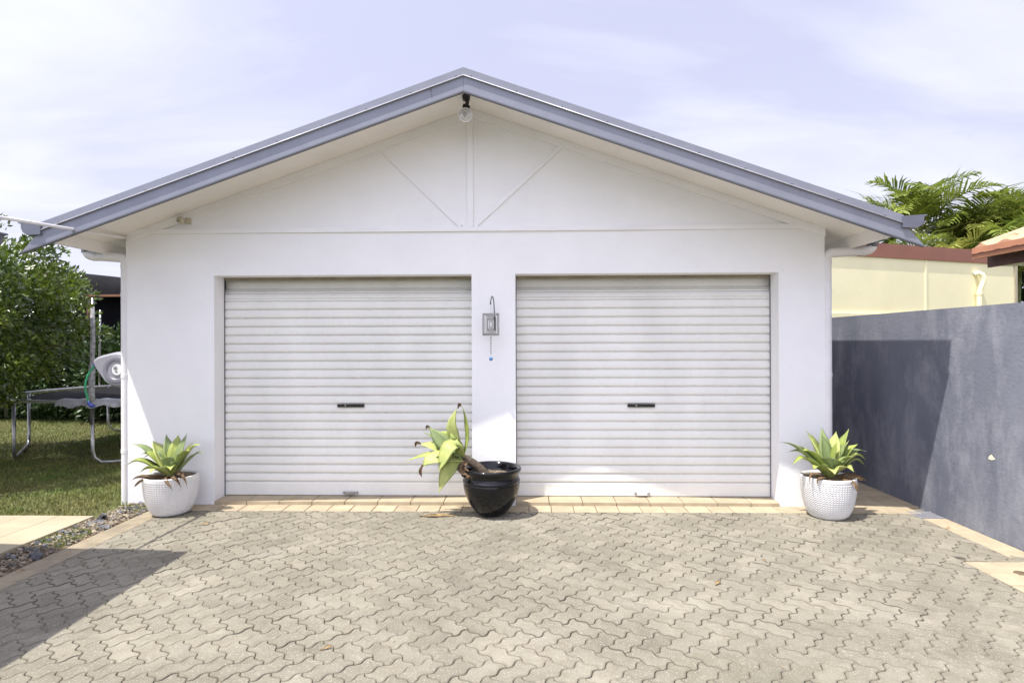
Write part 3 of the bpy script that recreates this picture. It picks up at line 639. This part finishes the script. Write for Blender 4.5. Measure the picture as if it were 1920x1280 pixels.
# ================================================================== AGAVES
def bez(P, n):
    P = [Vector(p) for p in P]; out = []; k = len(P)-1
    Q = [2*P[0]-P[1]]+P+[2*P[-1]-P[-2]]
    for i in range(n+1):
        t = i/n*k; j = min(int(t), k-1); u = t-j; a, b_, c, d = Q[j], Q[j+1], Q[j+2], Q[j+3]
        out.append(.5*((2*b_)+(c-a)*u+(2*a-5*b_+4*c-d)*u*u+(3*b_-a-3*c+d)*u**3))
    return out
def leaf(mb, P, w, hint, cup=.25, n=22, tw=0., thick=.004, base=.5, tip=.9):
    C = bez(P, n); vs = []; fs = []
    for i, c in enumerate(C):
        t = i/n; tan = (C[min(i+1, n)]-C[max(i-1, 0)]).normalized()
        side = tan.cross(hint).normalized(); nr_ = side.cross(tan).normalized()
        if tw:
            q = Matrix.Rotation(tw*t, 3, tan); side = q @ side; nr_ = q @ nr_
        # width profile: neck, belly at .5, long point
        if t < .48: f = base+(1-base)*math.sin(t/.48*math.pi/2)**1.3
        else: f = max(0, math.cos((t-.48)/.52*math.pi/2))**1.25
        hw = w/2*max(f, .015)
        for k in range(5):
            u = (k-2)/2; vs.append(c+side*hw*u+nr_*(cup*hw*abs(u)**1.6+(.003*math.sin(9*t+u*3) if abs(u) == 1 else 0)))
        th = thick*(1-t*.7)
        for k in (1, 0, -1): vs.append(c+side*hw*k*.55-nr_*(th-cup*hw*.3*abs(k)))
    r = 8
    for i in range(n):
        for k in range(r): fs.append((i*r+k, i*r+(k+1) % r, (i+1)*r+(k+1) % r, (i+1)*r+k))
    return mb.add(vs, fs)
u_ = 1/216.
def rosette(name, root, spec, c, lift=.012):
    for (dx, dy, dz, w, arch, mm) in spec:
        tipv = Vector((dx*u_, dy, dz*u_)); outd = Vector((tipv.x, tipv.y, 0)); outd = outd.normalized() if outd.length > .02 else Vector((0, -1, 0))
        b0 = Vector(c)+outd*.018
        tp = Vector(c)+tipv
        mid1 = b0.lerp(tp, .33)+Vector((0, 0, arch*.12))-outd*.0; mid2 = b0.lerp(tp, .7)+Vector((0, 0, arch*.17))
        hint = (Vector((0, 0, 1))*.9-outd*.6).normalized()
        mb = MB(); tw = random.uniform(-.25, .25)
        leaf(mb, [b0, mid1, mid2, tp], w*u_*1.06, hint, cup=.42, tw=tw)
        mb.build('leaf', (M_agave, M_agave2, M_agavet)[mm], root, smooth=True)
def dead(root, c, specs):
    for P, w in specs:
        mb = MB(); leaf(mb, [Vector(c)+Vector((x*u_, y, z*u_)) for x, y, z in P], w*u_*.62, Vector((0, -.6, .8)), cup=1.2, thick=.003, tw=1.2, n=14)
        mb.build('dead_leaf', M_dryd, root, smooth=True)
c1 = (-3.125, -.29, .318)
ag1 = thing('agave', c1, 'green agave in the left white pot, with dead leaves drooping over the rim', 'plant', 'agaves in white pots')
rosette('l', ag1, [(-86, .04, 62, 18, .30, 1), (-80, -.10, 24, 21, .45, 0), (-52, .10, 66, 36, .06, 2), (-28, .12, 78, 20, .02, 1), (-8, .15, 76, 25, .05, 0), (12, .13, 80, 19, .05, 1),
    (50, .05, 60, 22, .35, 2), (44, -.08, 54, 20, .30, 0), (-3, -.13, 40, 30, .25, 1), (-46, -.13, 14, 26, .30, 0), (-62, -.01, 44, 24, .35, 0), (26, -.10, 34, 22, .2, 1), (-22, -.17, 14, 24, .3, 2), (62, .02, 46, 16, .3, 1), (-14, -.05, 55, 22, .05, 0), (-38, .05, 50, 16, .2, 1), (30, .10, 66, 17, .15, 2), (16, -.15, 20, 22, .3, 0), (-66, .06, 34, 15, .4, 1)], c1)
dead(ag1, c1, [([(0, -.02, 0), (25, -.10, 12), (42, -.15, 10), (52, -.18, -12)], 13), ([(0, 0, 0), (20, -.14, 8), (38, -.2, 4), (44, -.21, -14)], 10), ([(0, 0, 0), (-25, -.12, 4), (-44, -.15, 6), (-56, -.16, 2)], 12),
    ([(0, 0, 0), (10, -.16, 6), (22, -.21, -2), (30, -.22, -16)], 9), ([(0, 0, 0), (-30, -.14, 2), (-42, -.19, -6), (-44, -.2, -9)], 9)])
c2 = (2.572, -.30, .328)
ag2 = thing('agave', c2, 'green agave in the right white pot, full upright rosette of broad leaves', 'plant', 'agaves in white pots')
rosette('r', ag2, [(-90, .03, 66, 20, .32, 1), (-76, -.08, 28, 21, .5, 0), (-62, .02, 60, 20, .25, 1), (-56, -.07, 54, 26, .3, 0), (-34, .08, 86, 34, .03, 2), (2, .15, 90, 20, .02, 1), (-5, .08, 78, 27, .04, 1), (26, .12, 82, 26, .05, 2), (46, .09, 88, 24, .06, 0),
    (54, .02, 62, 25, .2, 0), (60, -.06, 36, 28, .5, 2), (6, -.16, 36, 36, .25, 1), (30, -.12, 44, 28, .22, 0), (-26, -.13, 42, 28, .25, 1), (-44, -.14, 22, 24, .3, 0), (24, -.18, 20, 26, .3, 2), (66, .0, 22, 20, .5, 0), (14, .0, 68, 24, .04, 0), (-20, .12, 78, 17, .06, 1), (36, .0, 70, 20, .1, 1), (-72, .05, 46, 15, .4, 0), (-12, -.2, 16, 24, .3, 2), (72, .04, 48, 15, .4, 1)], c2)
dead(ag2, c2, [([(0, 0, 0), (-30, -.1, 8), (-46, -.13, 10), (-52, -.15, -6)], 9), ([(0, 0, 0), (25, -.1, 6), (40, -.12, 8), (54, -.12, 0)], 10), ([(0, 0, 0), (18, -.19, 2), (23, -.225, -8), (24, -.23, -14)], 8), ([(0, 0, 0), (-25, -.15, 6), (-38, -.17, 4), (-40, -.18, -6)], 8), ([(0, 0, 0), (30, -.06, 10), (46, -.08, 2), (52, -.1, 4)], 8)])
# leaning agave in the black pot
c3 = (-.567, -.29, .503)
ag3 = thing('agave', (-.36, -.285, .345), 'pale yellow green agave on a bare stem leaning left out of the black pot', 'plant')
st = MB(); SP = bez([(-.355, -.285, .33), (-.42, -.287, .40), (-.49, -.29, .455), (-.575, -.29, .50)], 44)
st.tube(SP, [.042-.010*i/44+.0022*(i % 3 == 0) for i in range(45)], 18); st.build('stem', M_trunk, ag3, smooth=True)
def L3(P, w, hint=(0, -1, .25), m=0, **k):
    mb = MB(); leaf(mb, [Vector(c3)+Vector((p[0]*u_, p[1] if len(p) == 3 else 0, p[-1]*u_)) for p in P], w*u_, Vector(hint).normalized(), **k); mb.build('leaf', (M_agave, M_agave2, M_agavet)[m], ag3, smooth=True)
L3([(-2, 0, 0), (-14, -.01, 35), (-19, -.02, 62), (-10, 0, 92)], 21, m=2, cup=.3)
L3([(2, .02, 0), (11, .02, 34), (8, .02, 68), (-2, 0, 98)], 14, hint=(-.8, -.5, 0), m=0, cup=.5)
L3([(0, 0, 2), (-26, -.02, 18), (-46, -.02, 38), (-64, 0, 56)], 28, m=1)
L3([(0, .05, 2), (-30, .06, 22), (-52, .06, 32), (-78, .06, 45)], 16, hint=(0, -.5, 1), m=1)
L3([(0, .01, 0), (-34, .0, 10), (-60, 0, 20), (-84, 0, 24)], 24, hint=(0, -.6, 1), m=2)
L3([(0, -.02, -3), (-36, -.05, 6), (-70, -.05, 4), (-107, -.05, -7)], 15, hint=(0, -.5, 1), m=0)
L3([(0, -.03, -4), (-30, -.09, 2), (-58, -.12, -2), (-71, -.12, -14)], 30, hint=(0, -.8, 1), m=2)
L3([(0, -.02, 0), (-8, -.09, 24), (-20, -.15, 22), (-32, -.17, -2), (-40, -.16, -22)], 32, hint=(-.5, -1, .6), m=2, cup=.2)
L3([(0, -.03, -4), (-16, -.08, -14), (-30, -.11, -34), (-41, -.12, -62)], 27, hint=(-.3, -1, .1), m=2, cup=.35)
L3([(0, .0, 0), (-20, -.03, 30), (-40, .02, 36), (-58, .03, 30)], 24, m=0)
L3([(0, -.03, 0), (-22, -.07, 12), (-40, -.08, 8), (-54, -.06, -2)], 26, hint=(0, -.4, 1), m=1)
for P, w in (([(-60, 0, 53), (-66, 0, 56), (-68, -.01, 50)], 5), ([(-78, 0, 24), (-86, 0, 25), (-89, -.01, 17)], 6), ([(-70, -.12, -10), (-74, -.12, -22), (-72, -.12, -34)], 6), ([(-8, 0, 90), (-5, 0, 98), (-2, 0, 92)], 5),
             ([(10, -.03, -8), (0, -.1, -18), (14, -.16, -26), (8, -.17, -34)], 14), ([(4, -.05, -12), (-18, -.08, -26), (-30, -.1, -32), (-44, -.1, -36)], 4), ([(0, -.02, -10), (6, -.1, -28), (22, -.17, -26), (20, -.18, -34)], 12)):
    mb = MB(); leaf(mb, [Vector(c3)+Vector((x*u_, y, z*u_)) for x, y, z in P], w*u_, Vector((0, -1, .3)), cup=1., thick=.003, n=10); mb.build('dead_leaf', M_dryd, ag3, smooth=True)

# ================================================================== WIND SPINNER
ws = thing('wind_spinner', (-.325, -.13, 1.65), 'steel wind spinner of nested square frames with a bead tail, hanging on the pillar', 'wind spinner')
zc = 1.653; sx = -.326; sy = -.13
for i in range(7):
    hw = .076-i*.0088; hh = .100-i*.0115; a = (-.12, .42, .75, 1.0, .7, .35, .9)[i]; w = .0056
    if i == 0: w = .009
    o = MB(); c_, s_ = math.cos(a), math.sin(a)
    def fr(x0, x1, z0, z1):
        q = [(x0, z0), (x1, z0), (x1, z1), (x0, z1)]; vs = []
        for dn in (-.0009, .0009):
            for x_, z_ in q: vs.append((sx+x_*c_-dn*s_, sy+x_*s_+dn*c_, zc+z_))
        o.add(vs, [(0,1,2,3),(7,6,5,4),(0,4,5,1),(1,5,6,2),(2,6,7,3),(3,7,4,0)])
    wt_ = w*1.9 if i == 0 else w*1.3
    fr(-hw, hw, hh-wt_, hh); fr(-hw, hw, -hh, -hh+wt_); fr(-hw, -hw+w, -hh+wt_, hh-wt_); fr(hw-w, hw, -hh+wt_, hh-wt_)
    o.build('frame', M_pewter, ws)
ch = MB()
for i in range(10): ch.lathe([(.0001, -.0025), (.0022, 0), (.0001, .0025)], (sx, sy, zc+.102+i*.009), 6)
ch.build('chain', M_steel, ws, smooth=True)
bd = MB()
for i in range(8):
    z = zc-.115-i*.0205; bd.lathe([(.0001, -.007), (.0056, -.003), (.006, .003), (.0001, .007)], (sx, sy, z), 8)
bd.tube([(sx, sy, zc-.095), (sx, sy, zc-.29)], .0007, 4)
bd.build('bead_tail', M_fascia_d, ws, smooth=True)
MB().lathe([(.0175*math.sin(math.pi*i/10)+.0001, -.0175*math.cos(math.pi*i/10)) for i in range(11)], (sx, sy, zc-.308), 20).build('glass_ball', M_bead, ws, smooth=True)
hk = bez([(-.300, -.004, 1.625), (-.300, -.02, 1.74), (-.303, -.06, 1.86), (-.312, -.10, 1.905), (-.322, -.128, 1.885), (-.327, -.138, 1.845), (-.326, -.125, 1.832)], 30)
hb = MB(); hb.tube(hk, [.0042]*25+[.005, .006, .007, .006, .005, .003], 8); hb.box(-.308, -.292, -.006, 0, 1.60, 1.72)
hb.build('wall_hook', M_black, smooth=True, angle=50, label='black curved metal hook fixed to the middle pillar above the spinner', cat='hook')

# ================================================================== HOSE REEL
hr = thing('hose_reel', (-4.33, .8, 1.2), 'grey round garden hose reel with a green hose on the garage side wall', 'hose reel')
RX = Matrix.Rotation(math.pi/2, 3, 'X'); hc = (-4.33, .80, 1.215)
pl = []
for i in range(40):
    a = i*2*math.pi/40; r = .195
    x, z = r*math.cos(a), r*math.sin(a)*.98
    k = max(0, math.cos(a-math.radians(158)))**7; x += k*.10*math.cos(math.radians(162)); z += k*.10*math.sin(math.radians(162))+.0
    pl.append((x, z))
vs = []; rings = [(.80, .10), (.93, .085), (1, .05), (1, -.03), (.94, -.075), (.84, -.10)]
for sc, d in rings: vs += [(hc[0]+x*sc, hc[1]+d, hc[2]+z*sc) for x, z in pl]
fs = [tuple(range(39, -1, -1))]+[(i*40+j, i*40+(j+1) % 40, (i+1)*40+(j+1) % 40, (i+1)*40+j) for i in range(5) for j in range(40)]+[tuple(range(200, 240))]
MB().add(vs, fs).build('casing', M_reel, hr, smooth=True, angle=35)
MB().lathe([(.0001, .103), (.055, .103), (.058, .096), (.09, .098), (.10, .108), (.125, .112), (.14, .108), (.146, .098)], hc, 48, axis=RX).build('drum_cover', M_reel2, hr, smooth=True, angle=35)
MB().lathe([(.0001, .112), (.054, .112), (.057, .104)], (hc[0]+.015, hc[1], hc[2]), 40, axis=RX).build('badge', M_whiteplastic, hr, smooth=True, angle=35)
em = MB(); q = []
for i in range(50): a = i*.42; q.append((hc[0]+.0+(.003+.0004*i)*math.cos(a), hc[1]-.1135, hc[2]+.018+(.003+.0004*i)*math.sin(a)))
em.tube(q, .0013, 5); em.box(hc[0]-.006, hc[0]+.022, hc[1]-.1145, hc[1]-.1125, hc[2]-.016, hc[2]-.011); em.box(hc[0]+.0, hc[0]+.026, hc[1]-.1145, hc[1]-.1125, hc[2]-.026, hc[2]-.021)
em.build('emblem', M_ink, hr)
MB().box(hc[0]-.02, XL, hc[1]+.08, hc[1]+.11, hc[2]-.05, hc[2]+.05).build('bracket', M_reel2, hr)
nz_ = Vector((hc[0]-.275, hc[1]-.01, hc[2]+.045))
MB().tube([nz_+Vector((.05, 0, .0)), nz_+Vector((-.0, 0, .002)), nz_+Vector((-.012, 0, .012)), nz_+Vector((-.03, 0, .010))], [.035, .034, .025, .018], 14).build('nozzle_stop', M_blue, hr, smooth=True)
hp = bez([nz_+Vector((-.02, 0, 0)), nz_+Vector((-.07, -.03, -.10)), nz_+Vector((-.088, -.05, -.22)), nz_+Vector((-.075, -.04, -.33)), nz_+Vector((-.065, -.03, -.40))], 24)
MB().tube(hp, .0105, 12).build('hose', M_hose, hr, smooth=True)
MB().tube([hp[-1]+Vector((0, 0, .02)), hp[-1], hp[-1]+Vector((.03, 0, -.03)), hp[-1]+Vector((.06, 0, -.03))], [.014, .018, .02, .016], 12).build('hose_fitting', M_blue, hr, smooth=True)

# ================================================================== TRAMPOLINE
tx_, ty_, TR, tz = -5.65, 3.40, 1.70, .775
tp = thing('trampoline', (tx_, ty_, 0), 'round trampoline with a galvanised frame on the lawn', 'trampoline')
circ = lambda r, z, n=64: [(tx_+r*math.cos(i*2*math.pi/n), ty_+r*math.sin(i*2*math.pi/n), z) for i in range(n+1)]
MB().tube(circ(TR, tz), .022, 12, cap=False).build('rim', M_steel, tp, smooth=True)
m_ = MB(); m_.add([(tx_, ty_, tz-.04)]+circ(TR-.22, tz-.01)[:64], [(0, i+1, (i+1) % 64+1) for i in range(64)]); m_.build('jumping_mat', M_cloth, tp, smooth=True)
pd = MB(); vs = []; n = 90; a0, a1 = math.radians(266), math.radians(420)
for i in range(n+1):
    a = a0+(a1-a0)*i/n; w = .012*math.sin(i*1.7)+.008*math.sin(i*.73+1); wz = .010*math.sin(i*1.3)
    for r, z in ((TR-.27, tz+.012), (TR-.05, tz+.035+wz), (TR+.035+w, tz+.022), (TR+.045+w, tz-.055+wz*2)): vs.append((tx_+r*math.cos(a), ty_+r*math.sin(a), z))
pd.add(vs, [(i*4+k, (i+1)*4+k, (i+1)*4+k+1, i*4+k+1) for i in range(n) for k in range(3)]); pd.build('edge_pad', M_pad, tp, smooth=True)
for am in (222, 312, 40, 132):
    a, b_ = math.radians(am-24), math.radians(am+24); rr = TR
    if am == 222: a, b_ = math.radians(191), math.radians(238)
    if am == 312: a, b_ = math.radians(280), math.radians(320)
    if am == 132: a, b_ = math.radians(106), math.radians(146)
    p0 = Vector((tx_+rr*math.cos(a), ty_+rr*math.sin(a), 0)); p1 = Vector((tx_+rr*math.cos(b_), ty_+rr*math.sin(b_), 0)); d = (p1-p0).normalized()
    pts = [p0+Vector((0, 0, tz)), p0+Vector((0, 0, .18)), p0+d*.02+Vector((0, 0, .09)), p0+d*.09+Vector((0, 0, .03)), p0+d*.2+Vector((0, 0, .022)),
           p1-d*.2+Vector((0, 0, .022)), p1-d*.09+Vector((0, 0, .03)), p1-d*.02+Vector((0, 0, .09)), p1+Vector((0, 0, .18)), p1+Vector((0, 0, tz))]
    MB().tube(pts, .021, 12).build('leg', M_steel, tp, smooth=True)
for i, deg in enumerate((280, 214, 150, 92, 32, 330)):
    a = math.radians(deg); x, y = tx_+(TR+.03)*math.cos(a), ty_+(TR+.03)*math.sin(a)
    q = MB().tube([(x, y, .5), (x+.01, y, 1.4), (x+.02, y, 2.05)], .016, 8).build('net_pole', M_steel, tp, smooth=True)
    if i: continue
    MB().tube([(x, y, .80), (x+.004, y, .86), (x+.01, y, 1.2), (x+.012, y, 1.25), (x+.02, y, 1.55), (x+.02, y, 1.95)], [.046, .034, .036, .026, .028, .022], 12).build('foam_sleeve', M_foam, q, smooth=True)

# ================================================================== SHADE SHELTER
sh = thing('shade_shelter', (-7, 7, 0), 'black shade cloth shelter with an orange timber beam behind the trampoline', 'shelter')
vs = []; n = 24
for i in range(n+1):
    x = -9.8+i*(5.2/n)
    sag = .09*math.sin(i*.9)+.05*math.sin(i*2.1)
    for j, (yy, z) in enumerate(((6.6, 2.50), (6.62, 2.66), (6.72, 2.80), (6.9, 2.90), (8.2, 2.95), (9.5, 2.8))): vs.append((x, yy, z+sag*(.4 if j in (1, 2) else .9 if j else 0)))
MB().add(vs, [(i*6+k, (i+1)*6+k, (i+1)*6+k+1, i*6+k+1) for i in range(n) for k in range(5)]).build('cloth_roof', M_cloth, sh, smooth=True)
MB().box(-9.8, -4.6, 6.55, 6.60, 2.46, 2.505).build('beam', M_timber, sh)
MB().add([(-9.8, 7.1, 0), (-4.6, 7.1, 0), (-4.6, 7.1, 2.75), (-9.8, 7.1, 2.75)], [(0,1,2,3)]).build('cloth_side', M_cloth, sh)
for x in (-9.1, -7.9, -4.7): MB().box(x-.04, x+.04, 6.60, 6.68, 0, 2.5).build('post', M_brown, sh)

# ================================================================== FOLIAGE
def leaves(P, D, size, g, droop=.3):
    n = len(P); s = size*g.uniform(.7, 1.25, n)
    D = D+g.normal(0, .55, (n, 3)); D[:, 2] -= droop*g.random(n); D /= np.linalg.norm(D, axis=1)[:, None]
    rnd = g.normal(0, 1, (n, 3)); rnd[:, 2] += 1.2; Sd = np.cross(D, rnd); Sd /= np.linalg.norm(Sd, axis=1)[:, None]+1e-9
    Nn = np.cross(Sd, D)
    w = (s*.24)[:, None]; L = s[:, None]
    b = P; t = P+D*L; l = P+D*L*.48+Sd*w+Nn*w*.35; r = P+D*L*.48-Sd*w+Nn*w*.35
    V = np.concatenate([b, t, l, r]); i = np.arange(n)
    return V, np.concatenate([np.stack([i, i+n, i+2*n], 1), np.stack([i, i+3*n, i+n], 1)])
def crown(g, centre, rad, nclump, per, size, cr_=.22, lower=-1., keep=None):
    c = g.normal(0, 1, (nclump*3, 3)); c /= np.linalg.norm(c, axis=1)[:, None]; c = c[c[:, 2] > lower][:nclump]
    rr = g.uniform(.5, 1.0, len(c))**.6
    cc = np.array(centre)+c*rr[:, None]*np.array(rad)*g.uniform(.85, 1.12, (len(c), 1))
    if keep is not None: k = keep(cc); cc, c = cc[k], c[k]
    P = []; D = []
    for a, b in zip(cc, c):
        m = int(per*g.uniform(.6, 1.4)); q = g.normal(0, 1, (m, 3)); q /= np.linalg.norm(q, axis=1)[:, None]; q *= g.random((m, 1))**.45
        sc = cr_*g.uniform(.7, 1.35); P.append(a+q*sc*np.array([1, 1, .75])); D.append(q*.8+b*.5+np.array([0, 0, .25]))
    return np.concatenate(P), np.concatenate(D), cc
g = np.random.default_rng(11)
tr1 = thing('garden_tree', (-7.3, 1.3, 0), 'bushy glossy leaved green tree at the left, in front of the trampoline', 'tree')
def tree_keep(c):        # how far the crown reaches towards the garage at each height
    lim = np.interp(c[:, 2], [.8, 1.1, 1.43, 1.77, 2.03, 2.37, 2.57, 2.77, 2.97, 3.3], [-.76, -.745, -.715, -.725, -.72, -.765, -.79, -.815, -.85, -.95])
    return (c[:, 0] < (lim*(c[:, 1]+5.4)-.14)) & (c[:, 2] > .86)
P, D, cc = crown(g, (-7.35, 1.15, 1.9), (2.3, 1.9, 1.15), 470, 115, .07, .20, -.95, tree_keep)
V1, F1 = leaves(P, D, .072, g); np_mesh('crown', V1, F1, M_leaf, tr1)
tk = MB(); tk.tube([(-7.3, 1.3, 0), (-7.28, 1.28, .5), (-7.35, 1.3, 1.1), (-7.3, 1.25, 1.9)], [.08, .07, .055, .03], 10)
for c in cc[::7]:
    s0 = Vector((-7.32, 1.28, min(max(.7, c[2]-.6), 1.6))); c = Vector(c); tk.tube([s0, s0.lerp(c, .5)+Vector((0, 0, -.06)), c], [.022, .012, .005], 6)
tk.build('trunk', M_bark, tr1, smooth=True)
for i, (x, y, rx, z, lab) in enumerate(((-9.4, 6.2, 1.2, 1.15, 'dark green hedge shrub behind the trampoline at far left'), (-7.6, 5.9, 1.1, .95, 'dark green hedge shrub behind the middle of the trampoline'), (-5.7, 6.0, 1.2, 1.0, 'dark green hedge shrub nearest the garage wall, behind the hose reel'), (-10.9, 6.3, 1.1, 1.1, 'dark green hedge shrub at the very left edge of the lawn'))):
    t = thing('hedge_shrub', (x, y, 0), lab, 'shrub', 'hedge shrubs behind the trampoline')
    P, D, cc = crown(g, (x, y, z*.8), (rx, .6, z), 190, 100, .09, .3, -1)
    V1, F1 = leaves(P, D, .10, g); np_mesh('foliage', V1, F1, M_leafd, t)
    k = MB(); k.tube([(x, y, 0), (x, y, z)], [.05, .02], 8)
    for c in cc[::9]: k.tube([(x, y, .3), tuple(c)], [.02, .006], 5)
    k.build('stem', M_bark, t)
t = thing('boundary_hedge', (-11, 10.6, 0), 'tall dark hedge closing the back of the lawn', 'hedge')
n = 16000; P = np.stack([g.uniform(-18, -4, n), g.uniform(10, 10.6, n), g.uniform(0, 2.3, n)+.15*g.normal(0, 1, n)], 1); D = g.normal(0, 1, (n, 3)); D[:, 1] -= 1
V1, F1 = leaves(P, D, .14, g); np_mesh('foliage', V1, F1, M_leafd, t); MB().box(-18, -4, 10.2, 10.5, 0, 2.1).build('branches', M_leafd, t)

# ---------------- palms
def frond(g, base, az, length, lift, droop, V, Fc, nl=32):
    pts = []; p = np.array(base, float); d = np.array([math.cos(az)*math.cos(lift), math.sin(az)*math.cos(lift), math.sin(lift)]); n = 14
    el = lift
    for i in range(n+1):
        pts.append(p.copy()); p = p+np.array([math.cos(az)*math.cos(el), math.sin(az)*math.cos(el), math.sin(el)])*length/n; el -= droop/n*(.5+1.2*i/n)
    pts = np.array(pts); sd = np.array([-math.sin(az), math.cos(az), 0])
    for s in (-1, 1):
        for k in range(nl):
            t = .14+.86*k/nl; q = t*n; j = min(int(q), n-1); f = q-j; c = pts[j]*(1-f)+pts[j+1]*f; tan = pts[j+1]-pts[j]; tan /= np.linalg.norm(tan)
            up = np.cross(sd, tan)*-1; up = up if up[2] > 0 else -up
            L = length*.36*math.sin(math.pi*(.12+.85*t))**.8*g.uniform(.85, 1.1); w = .021
            dr = sd*s*.82+tan*(.55+.3*t)+up*(.32+g.normal(0, .12)); dr /= np.linalg.norm(dr)
            m = c+dr*L*.55; dr2 = dr+np.array([0, 0, -.55+g.normal(0, .15)]); dr2 /= np.linalg.norm(dr2); e = m+dr2*L*.5
            ws_ = np.cross(dr, up); ws_ /= np.linalg.norm(ws_); o = len(V)
            V += [c-ws_*w*.5, c+ws_*w*.5, m+ws_*w, m-ws_*w, e+ws_*w*.12, e-ws_*w*.12]; Fc += [(o, o+1, o+2, o+3), (o+3, o+2, o+4, o+5)]
    return pts
def make_palm(seed, h, nf, L, m, label):
    g = np.random.default_rng(seed); t = thing('palm_tree', (0, 0, 0), label, 'palm', 'palms behind the yellow outbuilding')
    V, Fc = [], []; rach = MB()
    for i in range(nf):
        az = i*2.4+g.uniform(-.3, .3); lift = math.radians(g.uniform(25, 82)); pts = frond(g, (0, 0, h), az, L*g.uniform(.8, 1.15), lift, math.radians(g.uniform(55, 110)), V, Fc)
        rach.tube([tuple(p) for p in pts], [.018-.001*i_ for i_ in range(len(pts))], 5)
    np_mesh('crown', np.array(V), np.array(Fc), m, t)
    rach.build('frond_stems', M_palmy, t)
    MB().tube([(0, 0, 0), (.03, 0, h*.5), (0, 0, h*.82), (0, 0, h+.1)], [.06, .05, .05, .035], 10).build('trunk', M_cane, t, smooth=True)
    return t
pA = make_palm(1, 3.4, 13, 1.75, M_palm, 'x'); pB = make_palm(2, 2.9, 12, 1.6, M_palmy, 'x'); pC = make_palm(3, 3.2, 14, 1.9, M_palm, 'x')
spots = [(pA, 9.75, 9.5, .3, 1.24, 'small palm leftmost of the row, just above the garage gutter'),
         (pC, 11.0, 9.6, 1.3, 1.17, 'palm with wide arching fronds, second from the left'),
         (pB, 11.9, 9.2, 2.2, 1.30, 'tall yellowish palm third from the left, above the roof edge'),
         (pA, 12.8, 9.9, 3.2, 1.22, 'tall dark palm near the antenna mast'),
         (pC, 13.6, 9.0, 4.2, 1.12, 'large palm rightmost of the row at the picture edge')]
extra = [(pB, 9.9, 8.6, 1.0, .98, 'low yellow green palm filling the gap beneath the leftmost palms'), (pA, 10.9, 8.3, 2.0, .95, 'low dark palm crowding above the red roof edge'), (pC, 11.7, 8.0, 3.3, .90, 'low bushy palm above the orange tiled eave'),
         (pB, 12.7, 8.2, 5.3, .98, 'low yellowish palm behind the orange tiled eave'), (pC, 14.6, 10.4, .9, 1.22, 'palm behind the row at the far right'), (pA, 13.6, 8.0, 2.4, .95, 'low dark palm at the right picture edge'),
         (pB, 12.3, 10.6, 2.9, 1.28, 'bushy palm standing behind the yellowish palm'), (pA, 11.5, 8.9, 5.1, 1.05, 'mid height palm squeezed between the arching and the yellowish palms'), (pC, 8.6, 8.8, 2.9, .92, 'low palm half hidden by the garage gutter')]
used = set()
for o, x, y, r, s, lab in spots+extra:
    if o.name not in used:
        used.add(o.name); o.location = (x, y, 0); o.rotation_euler = (0, 0, r); o.scale = (s, s, s); o['label'] = lab
    else: copy_thing(o, (x, y, 0), r, s, lab)
t = thing('palm_undergrowth', (11, 10.8, 0), 'dark leafy undergrowth filling the space beneath the palms', 'shrub')
n = 16000; P = np.stack([g.uniform(8.2, 18, n), g.uniform(10.6, 11.8, n), g.uniform(0, 1, n)**.8*3.5], 1); D = g.normal(0, 1, (n, 3)); D[:, 1] -= 1
V1, F1 = leaves(P, D, .22, g); np_mesh('foliage', V1, F1, M_leafd, t)

# ================================================================== LITTER
def litter(name, pts, w, m, label, cat):
    mb = MB(); leaf(mb, pts, w, Vector((.1, .1, 1)), cup=.6, n=10, tw=.8, thick=.002); return mb.build(name, m, smooth=True, label=label, cat=cat)
litter('dry_leaf', [(-.93, -.36, .006), (-.86, -.375, .012), (-.78, -.37, .008), (-.68, -.355, .012), (-.60, -.36, .006)], .035, M_dry, 'long dry curled agave leaf on the pavers left of the black pot', 'dry leaf')
for p, s, a, lab in (((-2.66, -.62), .05, .2, 'small dry leaf on the pavers right of the rod shadow'), ((-.98, -2.55), .035, .5, 'tiny yellow twig on the pavers at bottom middle'), ((1.17, -1.72), .045, 1, 'brown leaf scrap on the pavers toward the right'), ((1.6, -1.35), .03, 2, 'tiny leaf scrap on the pavers before the right door'),
                     ((-3.32, -1.62), .03, .4, 'dark leaf on the left edging inside the shadow'), ((3.34, -.62), .03, .3, 'small dark leaf on the edging beside the grey wall'), ((-6.6, 1.2), .06, .6, 'red brown fallen leaf on the lawn at far left')):
    z = .008 if p[0] > -4 else .03
    litter('fallen_leaf', [(p[0]-s*math.cos(a), p[1]-s*math.sin(a), z), (p[0]+.2*s, p[1], z+.004), (p[0]+s*.7*math.cos(a), p[1]+s*.7*math.sin(a), z)], s*.38, M_dry, lab, 'fallen leaf')
lt = MB(); r_ = random.Random(5)
for _ in range(420):
    k = r_.random()
    if k < .3: x, y = r_.uniform(-2.9, 2.6), -.006+r_.gauss(0, .006)
    elif k < .55: x, y = 3.51-abs(r_.gauss(0, .035)), r_.uniform(-4, .5)
    elif k < .8: x, y = -3.22+r_.gauss(0, .07), r_.uniform(-3, -.05)
    else: x, y = r_.uniform(-3.1, 3.2), r_.uniform(-4, -.1)
    s = r_.uniform(.003, .012); a = r_.random()*3.14; dx, dy = math.cos(a)*s, math.sin(a)*s; zb = .006
    lt.add([(x-dx, y-dy, zb), (x+dy*.3, y-dx*.3, zb+.004), (x+dx, y+dy, zb), (x-dy*.3, y+dx*.3, zb+.003)], [(0, 1, 2, 3)])
lt.build('leaf_litter', M_dry, kind='stuff', label='tiny bits of dry leaf and grit scattered on the paving', cat='litter')
